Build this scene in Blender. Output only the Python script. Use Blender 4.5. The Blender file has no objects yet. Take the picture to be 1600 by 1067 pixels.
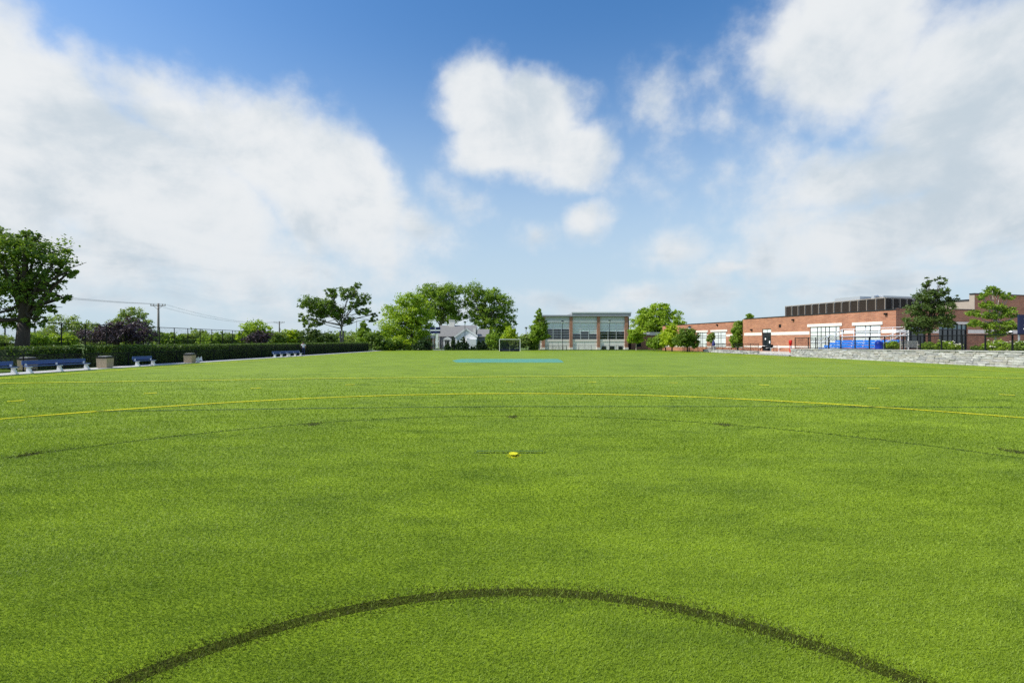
import bpy, math, random
import numpy as np
from mathutils import Vector, Euler, Matrix

random.seed(7)
rng = np.random.default_rng(11)
R = math.radians
C = bpy.context.scene.collection
scn = bpy.context.scene

# ------------------------------------------------------------------ camera
F = 765.0            # focal length in pixels of the 1600 px wide photograph
EYE = 1.63
cam_d = bpy.data.cameras.new('camera'); cam = bpy.data.objects.new('camera', cam_d); C.objects.link(cam)
cam.location = (0, 0, EYE); cam.rotation_euler = (R(90), 0, 0)
cam_d.sensor_width = 36; cam_d.lens = 36 * F / 1600; cam_d.shift_y = 1.5 / 1600
cam_d.clip_start = 0.05; cam_d.clip_end = 3000
scn.camera = cam

def gx(px, d): return (px - 800) * d / F
def gz(y, d): return EYE + (535 - y) * d / F
def ground(px, y):
    d = EYE * F / (y - 535.0)
    return (gx(px, d), d)

# ------------------------------------------------------------------ sky
SUN_EL, SUN_AZ = R(47), R(-104)      # azimuth clockwise from +Y
world = bpy.data.worlds.new('World'); scn.world = world; world.use_nodes = True
nt = world.node_tree; N = nt.nodes; L = nt.links; N.clear()
SKY_STRENGTH = 0.13
def node(t, **k):
    n = N.new(t)
    for a, b in k.items(): setattr(n, a, b)
    return n
def wmath(op, a, b=None, clamp=False):
    n = node('ShaderNodeMath', operation=op, use_clamp=clamp)
    for i, v in enumerate((a, b)):
        if v is None: continue
        if isinstance(v, (int, float)): n.inputs[i].default_value = v
        else: L.new(v, n.inputs[i])
    return n.outputs[0]
def wramp(v, lo, hi, a=0., b=1.):
    n = node('ShaderNodeMapRange', interpolation_type='SMOOTHERSTEP'); n.clamp = True
    L.new(v, n.inputs[0]); n.inputs[1].default_value = lo; n.inputs[2].default_value = hi
    n.inputs[3].default_value = a; n.inputs[4].default_value = b
    return n.outputs[0]
tc = node('ShaderNodeTexCoord')
sky = node('ShaderNodeTexSky', sky_type='NISHITA', sun_disc=False)
sky.sun_elevation = SUN_EL; sky.sun_rotation = SUN_AZ; sky.air_density = 1.0; sky.dust_density = 1.0; sky.ozone_density = 2.5
D = tc.outputs['Generated']
def noise(vec, scale, detail=6, rough=0.55, dist=0.0):
    n = node('ShaderNodeTexNoise'); n.inputs['Scale'].default_value = scale; n.inputs['Detail'].default_value = detail
    n.inputs['Roughness'].default_value = rough; n.inputs['Distortion'].default_value = dist
    L.new(vec, n.inputs['Vector']); return n
# slight warp of the direction so that cloud edges billow
nw = noise(D, 5.0, 5, 0.55)
sub = node('ShaderNodeVectorMath', operation='SUBTRACT'); L.new(nw.outputs['Color'], sub.inputs[0]); sub.inputs[1].default_value = (.5, .5, .5)
scl = node('ShaderNodeVectorMath', operation='SCALE'); L.new(sub.outputs[0], scl.inputs[0]); scl.inputs['Scale'].default_value = 0.09
addv = node('ShaderNodeVectorMath', operation='ADD'); L.new(D, addv.inputs[0]); L.new(scl.outputs[0], addv.inputs[1])
DW = addv.outputs[0]
def blob(px, py, rx, ry, rot=0.0, gain=1.0):
    """an ellipsoidal cloud body at the direction seen at (px, py)"""
    v = Vector(((px - 800) / F, 1.0, (535 - py) / F)); ln = v.length; c = v.normalized()
    right = Vector((c.y, -c.x, 0)).normalized(); up = right.cross(c)
    m = Matrix((right, c, up)).transposed() @ Matrix.Rotation(R(-rot), 3, 'Y').inverted()
    mp = node('ShaderNodeMapping', vector_type='TEXTURE')
    mp.inputs['Location'].default_value = c
    mp.inputs['Rotation'].default_value = m.to_euler('XYZ')
    mp.inputs['Scale'].default_value = (rx / F / ln, 0.6, ry / F / ln)
    L.new(DW, mp.inputs['Vector'])
    le = node('ShaderNodeVectorMath', operation='LENGTH'); L.new(mp.outputs[0], le.inputs[0])
    return wmath('MULTIPLY', wmath('SUBTRACT', 1.0, le.outputs['Value']), gain)
BLOBS = [  # px, py, rx, ry, rot, gain
    (40, 130, 190, 150, 35, 1.0), (150, 260, 420, 170, 28, 1.1), (420, 250, 190, 95, 35, 0.9), (520, 310, 190, 120, 35, 1.0),
    (270, 175, 150, 80, 25, 0.75), (150, 400, 520, 110, 6, 0.5), (-250, 200, 420, 360, 20, 1.1),
    (750, 168, 95, 78, 0, 1.05), (765, 222, 100, 78, 0, 1.05), (832, 205, 130, 100, 0, 1.35), (893, 238, 95, 68, 0, 1.1),
    (1190, 250, 120, 90, 20, 0.22), (1270, 330, 130, 60, -10, 0.3), (1010, 290, 60, 60, 0, 0.12),
    (715, 305, 75, 50, 20, 0.42), (845, 365, 50, 36, 0, 0.45), (912, 345, 50, 42, 0, 0.60),
    (1035, 200, 55, 120, -12, 0.36), (1125, 170, 60, 90, 10, 0.30), (1045, 400, 75, 36, 0, 0.42),
    (1330, 60, 200, 160, 20, 0.9), (1520, 130, 200, 200, 10, 1.0), (1420, 260, 240, 80, 0, 0.75), (1450, 360, 360, 90, -6, 0.9),
    (1800, 250, 380, 300, 0, 1.0), (1150, 412, 65, 18, -5, 0.5), (1300, 410, 220, 45, 0, 0.55),
    (900, 475, 150, 24, 0, 0.42), (1000, 458, 60, 18, -10, 0.4), (1150, 450, 240, 36, 0, 0.35), (560, 480, 500, 40, 0, 0.25),
    (470, 420, 300, 70, 8, 0.42), (640, 350, 110, 60, 20, 0.45), (1400, 445, 340, 50, 0, 0.45), (200, 470, 320, 40, 0, 0.35)]
field = None
for b in BLOBS:
    o = blob(*b)
    field = o if field is None else wmath('MAXIMUM', field, o)
# elsewhere in the sky: broken cloud of the same kind
sep = node('ShaderNodeSeparateXYZ'); L.new(D, sep.inputs[0])
behind = wramp(sep.outputs['Y'], -0.1, 0.45, -0.10, -0.8)
nb = noise(DW, 1.6, 3, 0.5)
field = wmath('MAXIMUM', field, wmath('ADD', behind, wmath('MULTIPLY', wmath('SUBTRACT', nb.outputs[0], 0.5), 2.2)))
# flattened coordinates give the streaked texture of a cloud deck
zup = wmath('ADD', wmath('ABSOLUTE', sep.outputs['Z']), 0.28)
cmb = node('ShaderNodeCombineXYZ')
L.new(wmath('DIVIDE', sep.outputs['X'], zup), cmb.inputs[0]); L.new(wmath('DIVIDE', sep.outputs['Y'], zup), cmb.inputs[1]); L.new(sep.outputs['Z'], cmb.inputs[2])
n1 = noise(cmb.outputs[0], 1.7, 7, 0.52, 0.3)
n2 = noise(D, 7.0, 7, 0.55, 0.2)
tex = wmath('ADD', wmath('MULTIPLY', wmath('SUBTRACT', n1.outputs[0], 0.5), 0.6), wmath('MULTIPLY', wmath('SUBTRACT', n2.outputs[0], 0.5), 1.0))
n5 = noise(D, 22.0, 5, 0.6, 0.0)
tex = wmath('ADD', tex, wmath('MULTIPLY', wmath('SUBTRACT', n5.outputs[0], 0.5), 0.36))
dens = wramp(wmath('ADD', field, tex), -0.08, 0.58)
n3 = noise(cmb.outputs[0], 2.1, 8, 0.58, 0.5)
n4 = noise(D, 5.0, 8, 0.6, 0.2)
mixn = wmath('ADD', wmath('MULTIPLY', n3.outputs[0], 0.5), wmath('MULTIPLY', n4.outputs[0], 0.5))
shade = wramp(wmath('ADD', mixn, wmath('MULTIPLY', wmath('SUBTRACT', n2.outputs[0], 0.5), 0.35)), 0.40, 0.68)
low = wramp(sep.outputs['Z'], 0.05, 0.34, 0.55, 0.0)        # bases of the far clouds are seen, greyer
away = wramp(sep.outputs['X'], 0.15, 0.75, 0.0, 0.62)       # clouds away from the sun are duller
shade = wmath('MULTIPLY', wmath('MINIMUM', wmath('ADD', wmath('ADD', wmath('MULTIPLY', shade, 0.85), wmath('MULTIPLY', low, 0.3)), wmath('MULTIPLY', away, 0.14)), 1.0), wramp(field, 0.0, 0.35, 0.3, 1.0))
cc = node('ShaderNodeMix', data_type='RGBA')
L.new(shade, cc.inputs['Factor'])
cc.inputs[6].default_value = (6.45, 6.65, 6.8, 1); cc.inputs[7].default_value = (4.15, 4.85, 5.45, 1)
mx = node('ShaderNodeMix', data_type='RGBA')
hs = node('ShaderNodeHueSaturation'); hs.inputs['Saturation'].default_value = 1.28; hs.inputs['Value'].default_value = 1.42
L.new(sky.outputs[0], hs.inputs['Color'])
# the low sky is veiled with thin haze
hz_ = node('ShaderNodeMix', data_type='RGBA'); L.new(wramp(sep.outputs['Z'], 0.0, 0.62, 0.92, 0.0), hz_.inputs['Factor'])
L.new(hs.outputs[0], hz_.inputs[6]); hz_.inputs[7].default_value = (4.2, 5.25, 6.1, 1)
L.new(dens, mx.inputs['Factor']); L.new(hz_.outputs[2], mx.inputs[6]); L.new(cc.outputs[2], mx.inputs[7])
bg = node('ShaderNodeBackground'); bg.inputs['Strength'].default_value = SKY_STRENGTH
L.new(mx.outputs[2], bg.inputs['Color'])
wo = node('ShaderNodeOutputWorld'); L.new(bg.outputs[0], wo.inputs[0])

# ------------------------------------------------------------------ sun, exposure
sd = bpy.data.lights.new('sun', 'SUN'); sd.energy = 5.0; sd.angle = R(0.53); sd.color = (1.0, 0.95, 0.86)
sun = bpy.data.objects.new('sun', sd); C.objects.link(sun)
sv = Vector((math.sin(SUN_AZ) * math.cos(SUN_EL), math.cos(SUN_AZ) * math.cos(SUN_EL), math.sin(SUN_EL)))
sun.rotation_euler = sv.to_track_quat('Z', 'Y').to_euler(); sun.location = (-30, 20, 40)
vs = scn.view_settings; vs.view_transform = 'Standard'; vs.look = 'None'; vs.exposure = 0.0; vs.gamma = 1.0; vs.use_curve_mapping = False
scn.cycles.max_bounces = 6; scn.cycles.transparent_max_bounces = 12
scn.cycles.use_denoising = False

# ------------------------------------------------------------------ materials
MATS = {}
def mat(name, col, rough=0.7, var=0.0, vscale=3.0, metallic=0.0, bump=0.0, bscale=40.0, spec=0.35, coords='Object', stretch=(1, 1, 1)):
    m = bpy.data.materials.new(name); m.use_nodes = True; t = m.node_tree; b = t.nodes['Principled BSDF']
    b.inputs['Roughness'].default_value = rough; b.inputs['Metallic'].default_value = metallic
    b.inputs['Specular IOR Level'].default_value = spec
    c4 = (*col, 1)
    tcn = t.nodes.new('ShaderNodeTexCoord'); mp = t.nodes.new('ShaderNodeMapping'); mp.inputs['Scale'].default_value = stretch
    t.links.new(tcn.outputs[coords], mp.inputs[0])
    if var > 0:
        n = t.nodes.new('ShaderNodeTexNoise'); n.inputs['Scale'].default_value = vscale; n.inputs['Detail'].default_value = 7; n.inputs['Roughness'].default_value = 0.62
        t.links.new(mp.outputs[0], n.inputs['Vector'])
        mr = t.nodes.new('ShaderNodeMapRange'); mr.inputs[1].default_value = .3; mr.inputs[2].default_value = .7
        mr.inputs[3].default_value = 1 - var; mr.inputs[4].default_value = 1 + var
        t.links.new(n.outputs[0], mr.inputs[0])
        vm = t.nodes.new('ShaderNodeVectorMath'); vm.operation = 'SCALE'; vm.inputs[0].default_value = col
        t.links.new(mr.outputs[0], vm.inputs['Scale']); t.links.new(vm.outputs[0], b.inputs['Base Color'])
    else:
        b.inputs['Base Color'].default_value = c4
    if bump > 0:
        n2 = t.nodes.new('ShaderNodeTexNoise'); n2.inputs['Scale'].default_value = bscale; n2.inputs['Detail'].default_value = 5
        t.links.new(mp.outputs[0], n2.inputs['Vector'])
        bp = t.nodes.new('ShaderNodeBump'); bp.inputs['Strength'].default_value = bump; bp.inputs['Distance'].default_value = 0.02
        t.links.new(n2.outputs[0], bp.inputs['Height']); t.links.new(bp.outputs[0], b.inputs['Normal'])
    MATS[name] = m; return m

def brick_mat(name, c1, c2, mortar):
    m = bpy.data.materials.new(name); m.use_nodes = True; t = m.node_tree; b = t.nodes['Principled BSDF']
    b.inputs['Roughness'].default_value = 0.85; b.inputs['Specular IOR Level'].default_value = 0.2
    tcn = t.nodes.new('ShaderNodeTexCoord'); s = t.nodes.new('ShaderNodeSeparateXYZ'); t.links.new(tcn.outputs['Object'], s.inputs[0])
    a = t.nodes.new('ShaderNodeMath'); t.links.new(s.outputs[0], a.inputs[0]); t.links.new(s.outputs[1], a.inputs[1])
    cb = t.nodes.new('ShaderNodeCombineXYZ'); t.links.new(a.outputs[0], cb.inputs[0]); t.links.new(s.outputs[2], cb.inputs[1])
    br = t.nodes.new('ShaderNodeTexBrick'); br.inputs['Scale'].default_value = 1.0; br.inputs['Brick Width'].default_value = 0.41
    br.inputs['Row Height'].default_value = 0.135; br.inputs['Mortar Size'].default_value = 0.013; br.inputs['Bias'].default_value = 0.0
    br.inputs['Color1'].default_value = (*c1, 1); br.inputs['Color2'].default_value = (*c2, 1); br.inputs['Mortar'].default_value = (*mortar, 1)
    t.links.new(cb.outputs[0], br.inputs['Vector'])
    n = t.nodes.new('ShaderNodeTexNoise'); n.inputs['Scale'].default_value = 0.9; n.inputs['Detail'].default_value = 6
    t.links.new(tcn.outputs['Object'], n.inputs['Vector'])
    mr = t.nodes.new('ShaderNodeMapRange'); mr.inputs[1].default_value = .3; mr.inputs[2].default_value = .7; mr.inputs[3].default_value = .85; mr.inputs[4].default_value = 1.12
    t.links.new(n.outputs[0], mr.inputs[0])
    vm = t.nodes.new('ShaderNodeVectorMath'); vm.operation = 'SCALE'; t.links.new(br.outputs[0], vm.inputs[0]); t.links.new(mr.outputs[0], vm.inputs['Scale'])
    t.links.new(vm.outputs[0], b.inputs['Base Color'])
    bp = t.nodes.new('ShaderNodeBump'); bp.inputs['Strength'].default_value = 0.4; bp.inputs['Distance'].default_value = 0.01; bp.invert = True
    t.links.new(br.outputs['Fac'], bp.inputs['Height']); t.links.new(bp.outputs[0], b.inputs['Normal'])
    MATS[name] = m; return m

def leaf_mat(name, ca, cb_, trans=0.42):
    m = bpy.data.materials.new(name); m.use_nodes = True; t = m.node_tree; b = t.nodes['Principled BSDF']
    b.inputs['Roughness'].default_value = 0.5; b.inputs['Specular IOR Level'].default_value = 0.3
    at = t.nodes.new('ShaderNodeAttribute'); at.attribute_name = 'var'
    mxn = t.nodes.new('ShaderNodeMix'); mxn.data_type = 'RGBA'; mxn.inputs[6].default_value = (*ca, 1); mxn.inputs[7].default_value = (*cb_, 1)
    t.links.new(at.outputs['Fac'], mxn.inputs[0]); t.links.new(mxn.outputs[2], b.inputs['Base Color'])
    tr = t.nodes.new('ShaderNodeBsdfTranslucent')
    vm = t.nodes.new('ShaderNodeVectorMath'); vm.operation = 'MULTIPLY'; vm.inputs[1].default_value = (1.25, 1.2, 0.6)
    t.links.new(mxn.outputs[2], vm.inputs[0]); t.links.new(vm.outputs[0], tr.inputs['Color'])
    ms = t.nodes.new('ShaderNodeMixShader'); ms.inputs[0].default_value = trans
    t.links.new(b.outputs[0], ms.inputs[1]); t.links.new(tr.outputs[0], ms.inputs[2])
    t.links.new(ms.outputs[0], t.nodes['Material Output'].inputs['Surface'])
    MATS[name] = m; return m

def turf_mat(name, ca, cb_, cc_=None, blades=False, patch=1.0, worn=None):
    """artificial turf: patchy fibre colour in world space; ca pale, cb_ deep"""
    m = bpy.data.materials.new(name); m.use_nodes = True; t = m.node_tree; b = t.nodes['Principled BSDF']
    b.inputs['Roughness'].default_value = 0.5; b.inputs['Specular IOR Level'].default_value = 0.22 if blades else 0.04
    g = t.nodes.new('ShaderNodeNewGeometry')
    def nz(scale, detail, rough, st=(1, 1, 0.0)):
        mp = t.nodes.new('ShaderNodeMapping'); mp.inputs['Scale'].default_value = st; t.links.new(g.outputs['Position'], mp.inputs[0])
        n = t.nodes.new('ShaderNodeTexNoise'); n.inputs['Scale'].default_value = scale; n.inputs['Detail'].default_value = detail; n.inputs['Roughness'].default_value = rough
        t.links.new(mp.outputs[0], n.inputs['Vector']); return n.outputs[0]
    def mth(op, a, c):
        n = t.nodes.new('ShaderNodeMath'); n.operation = op
        for i, v in enumerate((a, c)):
            if isinstance(v, (int, float)): n.inputs[i].default_value = v
            else: t.links.new(v, n.inputs[i])
        return n.outputs[0]
    def rng_(v, lo, hi):
        n = t.nodes.new('ShaderNodeMapRange'); n.inputs[1].default_value = lo; n.inputs[2].default_value = hi; t.links.new(v, n.inputs[0]); return n.outputs[0]
    big = nz(0.22, 6, 0.62, (0.8, 1.0, 0)); mid = nz(1.1, 9, 0.78, (0.6, 1.3, 0)); fine = nz(55, 4, 0.75); streak = nz(0.8, 10, 0.80, (0.5, 1.3, 0))
    f = mth('ADD', mth('ADD', mth('MULTIPLY', rng_(big, .3, .7), .24 * patch), mth('MULTIPLY', rng_(mid, .34, .66), .52 * patch)), mth('SUBTRACT', mth('MULTIPLY', rng_(fine, .25, .75), .36), mth('MULTIPLY', rng_(streak, .50, .64), .19 * patch)))
    if blades:
        at = t.nodes.new('ShaderNodeAttribute'); at.attribute_name = 'var'
        f = mth('ADD', mth('MULTIPLY', f, 0.72), mth('MULTIPLY', at.outputs['Fac'], 0.34))
    f = rng_(f, 0.06, 0.96)
    mxn = t.nodes.new('ShaderNodeMix'); mxn.data_type = 'RGBA'; mxn.inputs[6].default_value = (*cb_, 1); mxn.inputs[7].default_value = (*ca, 1)
    t.links.new(f, mxn.inputs[0]); col = mxn.outputs[2]
    if worn is not None:   # inlaid line fibres worn through to the green
        w = nz(2.2, 6, 0.7)
        m2 = t.nodes.new('ShaderNodeMix'); m2.data_type = 'RGBA'; m2.inputs[7].default_value = (*worn[0], 1)
        t.links.new(rng_(w, worn[1], worn[2]), m2.inputs[0]); t.links.new(col, m2.inputs[6]); col = m2.outputs[2]
    t.links.new(col, b.inputs['Base Color'])
    if blades:
        tr = t.nodes.new('ShaderNodeBsdfTranslucent'); t.links.new(col, tr.inputs['Color'])
        ms = t.nodes.new('ShaderNodeMixShader'); ms.inputs[0].default_value = 0.35
        t.links.new(b.outputs[0], ms.inputs[1]); t.links.new(tr.outputs[0], ms.inputs[2])
        t.links.new(ms.outputs[0], t.nodes['Material Output'].inputs['Surface'])
    else:
        bp = t.nodes.new('ShaderNodeBump'); bp.inputs['Strength'].default_value = 0.55; bp.inputs['Distance'].default_value = 0.03
        h = mth('ADD', nz(22, 6, 0.8), mth('MULTIPLY', nz(2.5, 5, 0.7, (0.6, 1.4, 0)), 1.2)); t.links.new(h, bp.inputs['Height']); t.links.new(bp.outputs[0], b.inputs['Normal'])
    MATS[name] = m; return m

G_PALE, G_DEEP = (0.270, 0.375, 0.020), (0.078, 0.138, 0.012)
turf_mat('turf', G_PALE, G_DEEP)
turf_mat('turf_blade', (0.350, 0.480, 0.040), (0.090, 0.158, 0.018), blades=True)
turf_mat('lawn', (0.14, 0.22, 0.03), (0.07, 0.12, 0.02))
LINE = {  # fibre colours of inlaid lines: (pale, deep)
    'brown': ((0.078, 0.094, 0.012), (0.032, 0.042, 0.006)),
    'dark_green': ((0.075, 0.125, 0.016), (0.045, 0.075, 0.012)),
    'navy': ((0.045, 0.10, 0.06), (0.03, 0.07, 0.04)),
    'yellow': ((0.86, 0.78, 0.02), (0.62, 0.58, 0.015)),
    'sky_blue': ((0.085, 0.31, 0.30), (0.060, 0.23, 0.21))}
for k, (a, b_) in LINE.items():
    wr = {'yellow': (G_PALE, .48, .75), 'sky_blue': ((0.15, .32, .10), .40, .72), 'brown': (G_DEEP, .58, .85)}.get(k, (G_DEEP, .42, .72))
    turf_mat('line_' + k, a, b_, worn=wr); turf_mat('blade_' + k, a, b_, blades=True, worn=wr)

brick_mat('brick', (0.45, 0.195, 0.105), (0.33, 0.132, 0.075), (0.38, 0.28, 0.22))
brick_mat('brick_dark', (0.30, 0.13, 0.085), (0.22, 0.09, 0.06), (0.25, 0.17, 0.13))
mat('limestone', (0.78, 0.72, 0.64), .8, .06, 1.5)
mat('concrete', (0.50, 0.48, 0.44), .9, .12, 2.0, bump=.2)
mat('paving', (0.48, 0.43, 0.38), .9, .15, 1.2)
mat('kerb_concrete', (0.50, 0.49, 0.46), .9, .12, 1.5)
mat('roof_grey', (0.30, 0.315, 0.33), .6, .08, .8, metallic=.2)
mat('soffit', (0.33, 0.36, 0.37), .6, .05)
mat('panel_green_grey', (0.52, 0.56, 0.55), .55, .06, 1.0)
mat('cream', (0.84, 0.80, 0.73), .75, .06, 1.0)
mat('black_metal', (0.012, 0.014, 0.016), .75, spec=.1)
mat('dark_frame', (0.018, 0.022, 0.026), .4)
mat('alu', (0.62, 0.64, 0.66), .35, metallic=.6)
mat('white_metal', (0.80, 0.81, 0.82), .4, .05, 4.0)
mat('white_paint', (0.80, 0.80, 0.79), .6, .04, 2.0)
mat('shade_siding', (0.85, 0.85, 0.85), .65, .05, 2.0)
mat('grey_shingle', (0.215, 0.213, 0.208), .85, .22, 3.0, stretch=(1, 1, 4))
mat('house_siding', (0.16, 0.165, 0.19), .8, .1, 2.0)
mat('bench_blue', (0.055, 0.11, 0.32), .5, .12, 4.0)
mat('bleacher_blue', (0.018, 0.22, 0.78), .4, .12, 2.0)
mat('bin_blue', (0.010, 0.045, 0.45), .35, .06)
mat('navy', (0.022, 0.032, 0.15), .5, .08)
mat('board_navy', (0.010, 0.015, 0.055), .5, .1)
mat('net_navy', (0.018, 0.025, 0.05), .8, .15, 2.0)
mat('red', (0.55, 0.015, 0.012), .45)
mat('aggregate', (0.42, 0.33, 0.22), .95, .3, 30.0, bump=.5, bscale=60)
mat('bin_lid', (0.035, 0.033, 0.03), .6)
mat('bark', (0.060, 0.046, 0.038), .9, .3, 6.0, bump=.6, bscale=14, stretch=(1, 1, .25))
mat('bark_pale', (0.42, 0.38, 0.33), .85, .25, 5.0, bump=.3, bscale=14)
mat('bark_grey', (0.17, 0.15, 0.125), .9, .3, 4.0, bump=.5, bscale=10)
mat('pole_wood', (0.24, 0.21, 0.18), .9, .2, 3.0)
mat('pole_dark', (0.10, 0.085, 0.07), .9, .2, 3.0)
mat('wire', (0.09, 0.095, 0.10), .6)
mat('louver', (0.055, 0.042, 0.032), .55, .1)
mat('louver_post', (0.34, 0.29, 0.235), .6)
mat('beige_panel', (0.36, 0.31, 0.25), .6, .06)
mat('hedge_core', (0.03, 0.045, 0.018), 1.0)
mat('skin', (0.34, 0.20, 0.14), .6)
mat('hair', (0.015, 0.012, 0.01), .7)
mat('shirt', (0.78, 0.78, 0.80), .9, .04, 6)
mat('jeans', (0.03, 0.045, 0.11), .9, .1, 6)
mat('petal', (0.80, 0.78, 0.62), .7)
mat('teak', (0.55, 0.52, 0.46), .8, .12, 5)
mat('blind', (0.74, 0.80, 0.75), .8, .05, 1.0)
mat('interior', (0.03, 0.035, 0.04), .9)
mat('paper', (0.75, 0.76, 0.78), .7)
def glass(name, col, rough=.06, spec=.9):
    m = mat(name, col, rough, spec=spec); return m
glass('glass_dark', (0.012, 0.018, 0.022)); glass('glass_teal', (0.12, 0.21, 0.23)); glass('glass_white', (0.66, 0.72, 0.71), .15, .5); glass('glass_frost', (0.66, .73, .69), .2, .5)
for i, (a, b_) in enumerate([((0.46, .455, .44), 0), ((0.54, .54, .53), 0), ((0.38, .385, .385), 0), ((0.49, .47, .43), 0), ((0.60, .595, .575), 0)]):
    mat('stone%d' % i, tuple(c * .80 for c in a), .92, .38, 3.0, bump=.6, bscale=9)
leaf_mat('leaf_dark', (0.085, 0.159, 0.026), (0.201, 0.310, 0.041))
leaf_mat('leaf_mid', (0.139, 0.246, 0.030), (0.309, 0.447, 0.048))
leaf_mat('leaf_bright', (0.200, 0.339, 0.025), (0.418, 0.557, 0.046))
leaf_mat('leaf_yellow', (0.263, 0.406, 0.022), (0.496, 0.597, 0.040))
leaf_mat('leaf_blue', (0.055, 0.098, 0.022), (0.155, 0.235, 0.060))
leaf_mat('leaf_far', (0.169, 0.257, 0.065), (0.297, 0.394, 0.092))
leaf_mat('leaf_purple', (0.051, 0.036, 0.056), (0.109, 0.074, 0.102), .2)
leaf_mat('leaf_hedge', (0.049, 0.101, 0.017), (0.142, 0.222, 0.027), .25)
leaf_mat('leaf_arbor', (0.023, 0.057, 0.016), (0.057, 0.108, 0.025), .2)

# ------------------------------------------------------------------ mesh helpers
class MB:
    def __init__(s): s.v = []; s.f = []
    def box(s, x0, x1, y0, y1, z0, z1):
        n = len(s.v); s.v += [(x0, y0, z0), (x1, y0, z0), (x1, y1, z0), (x0, y1, z0), (x0, y0, z1), (x1, y0, z1), (x1, y1, z1), (x0, y1, z1)]
        s.f += [tuple(n + i for i in q) for q in ((3, 2, 1, 0), (4, 5, 6, 7), (0, 1, 5, 4), (1, 2, 6, 5), (2, 3, 7, 6), (3, 0, 4, 7))]; return s
    def bar(s, a, b, w, h=None, up=(0, 0, 1)):
        """rectangular bar from a to b"""
        a, b = Vector(a), Vector(b); h = h or w; d = (b - a).normalized(); u = Vector(up)
        if abs(d.dot(u)) > .98: u = Vector((0, 1, 0))
        r = d.cross(u).normalized(); u = r.cross(d).normalized(); n = len(s.v)
        for p in (a, b):
            for i, j in ((-1, -1), (1, -1), (1, 1), (-1, 1)): s.v.append(tuple(p + r * (i * w / 2) + u * (j * h / 2)))
        s.f += [tuple(n + i for i in q) for q in ((3, 2, 1, 0), (4, 5, 6, 7), (0, 1, 5, 4), (1, 2, 6, 5), (2, 3, 7, 6), (3, 0, 4, 7))]; return s
    def tube(s, pts, rad, n=8, cap=True):
        pts = [Vector(p) for p in pts]
        if isinstance(rad, (int, float)): rad = [rad] * len(pts)
        base = len(s.v); prev = None
        for i, p in enumerate(pts):
            d = (pts[min(i + 1, len(pts) - 1)] - pts[max(i - 1, 0)]).normalized()
            u = Vector((0, 0, 1)) if abs(d.z) < .9 else Vector((1, 0, 0))
            if prev is not None: u = prev
            r = d.cross(u)
            if r.length < 1e-5: r = d.cross(Vector((0, 1, 0)))
            r.normalize(); u = r.cross(d).normalized(); prev = u
            for k in range(n):
                a = 2 * math.pi * k / n; s.v.append(tuple(p + (r * math.cos(a) + u * math.sin(a)) * rad[i]))
        for i in range(len(pts) - 1):
            for k in range(n):
                a = base + i * n + k; b = base + i * n + (k + 1) % n; s.f.append((a, b, b + n, a + n))
        if cap: s.f.append(tuple(base + k for k in reversed(range(n)))); s.f.append(tuple(base + (len(pts) - 1) * n + k for k in range(n)))
        return s
    def lathe(s, prof, n=14, c=(0, 0)):
        base = len(s.v)
        for r, z in prof:
            for k in range(n):
                a = 2 * math.pi * k / n; s.v.append((c[0] + r * math.cos(a), c[1] + r * math.sin(a), z))
        for i in range(len(prof) - 1):
            for k in range(n):
                a = base + i * n + k; b = base + i * n + (k + 1) % n; s.f.append((a, b, b + n, a + n))
        s.f.append(tuple(base + k for k in reversed(range(n)))); s.f.append(tuple(base + (len(prof) - 1) * n + k for k in range(n))); return s
    def poly(s, pts, axis_off):
        """extrude a planar polygon by a vector"""
        n = len(s.v); k = len(pts); o = Vector(axis_off)
        s.v += [tuple(p) for p in pts] + [tuple(Vector(p) + o) for p in pts]
        s.f.append(tuple(n + i for i in reversed(range(k)))); s.f.append(tuple(n + k + i for i in range(k)))
        for i in range(k): j = (i + 1) % k; s.f.append((n + i, n + j, n + k + j, n + k + i))
        return s
    def mesh(s, name, m):
        me = bpy.data.meshes.new(name); me.from_pydata(s.v, [], s.f); me.update()
        me.materials.append(MATS[m]); return me
    def build(s, name, m, parent=None, smooth=False, kind=None, label=None):
        me = s.mesh(name, m)
        if smooth: me.polygons.foreach_set('use_smooth', [True] * len(me.polygons))
        return link(name, me, parent, kind, label)
def link(name, me, parent=None, kind=None, label=None):
    o = bpy.data.objects.new(name, me); C.objects.link(o)
    if parent: o.parent = parent
    if kind: o['kind'] = kind
    if label: o['label'] = label
    return o
def tag(o, label, cat, group=None):
    o['label'] = label; o['category'] = cat
    if group: o['group'] = group
    return o
def thing(name, label, cat, loc=(0, 0, 0), rz=0.0, group=None):
    o = bpy.data.objects.new(name, None); C.objects.link(o); o.location = loc; o.rotation_euler = (0, 0, rz); o.empty_display_size = .3
    return tag(o, label, cat, group)
def box(name, b, m, parent=None, **k): return MB().box(*b).build(name, m, parent, **k)
def copy_tree(o, parent=None):
    c = o.copy(); C.objects.link(c); c.parent = parent
    for ch in [x for x in o.children]: copy_tree(ch, c)
    return c
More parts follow.
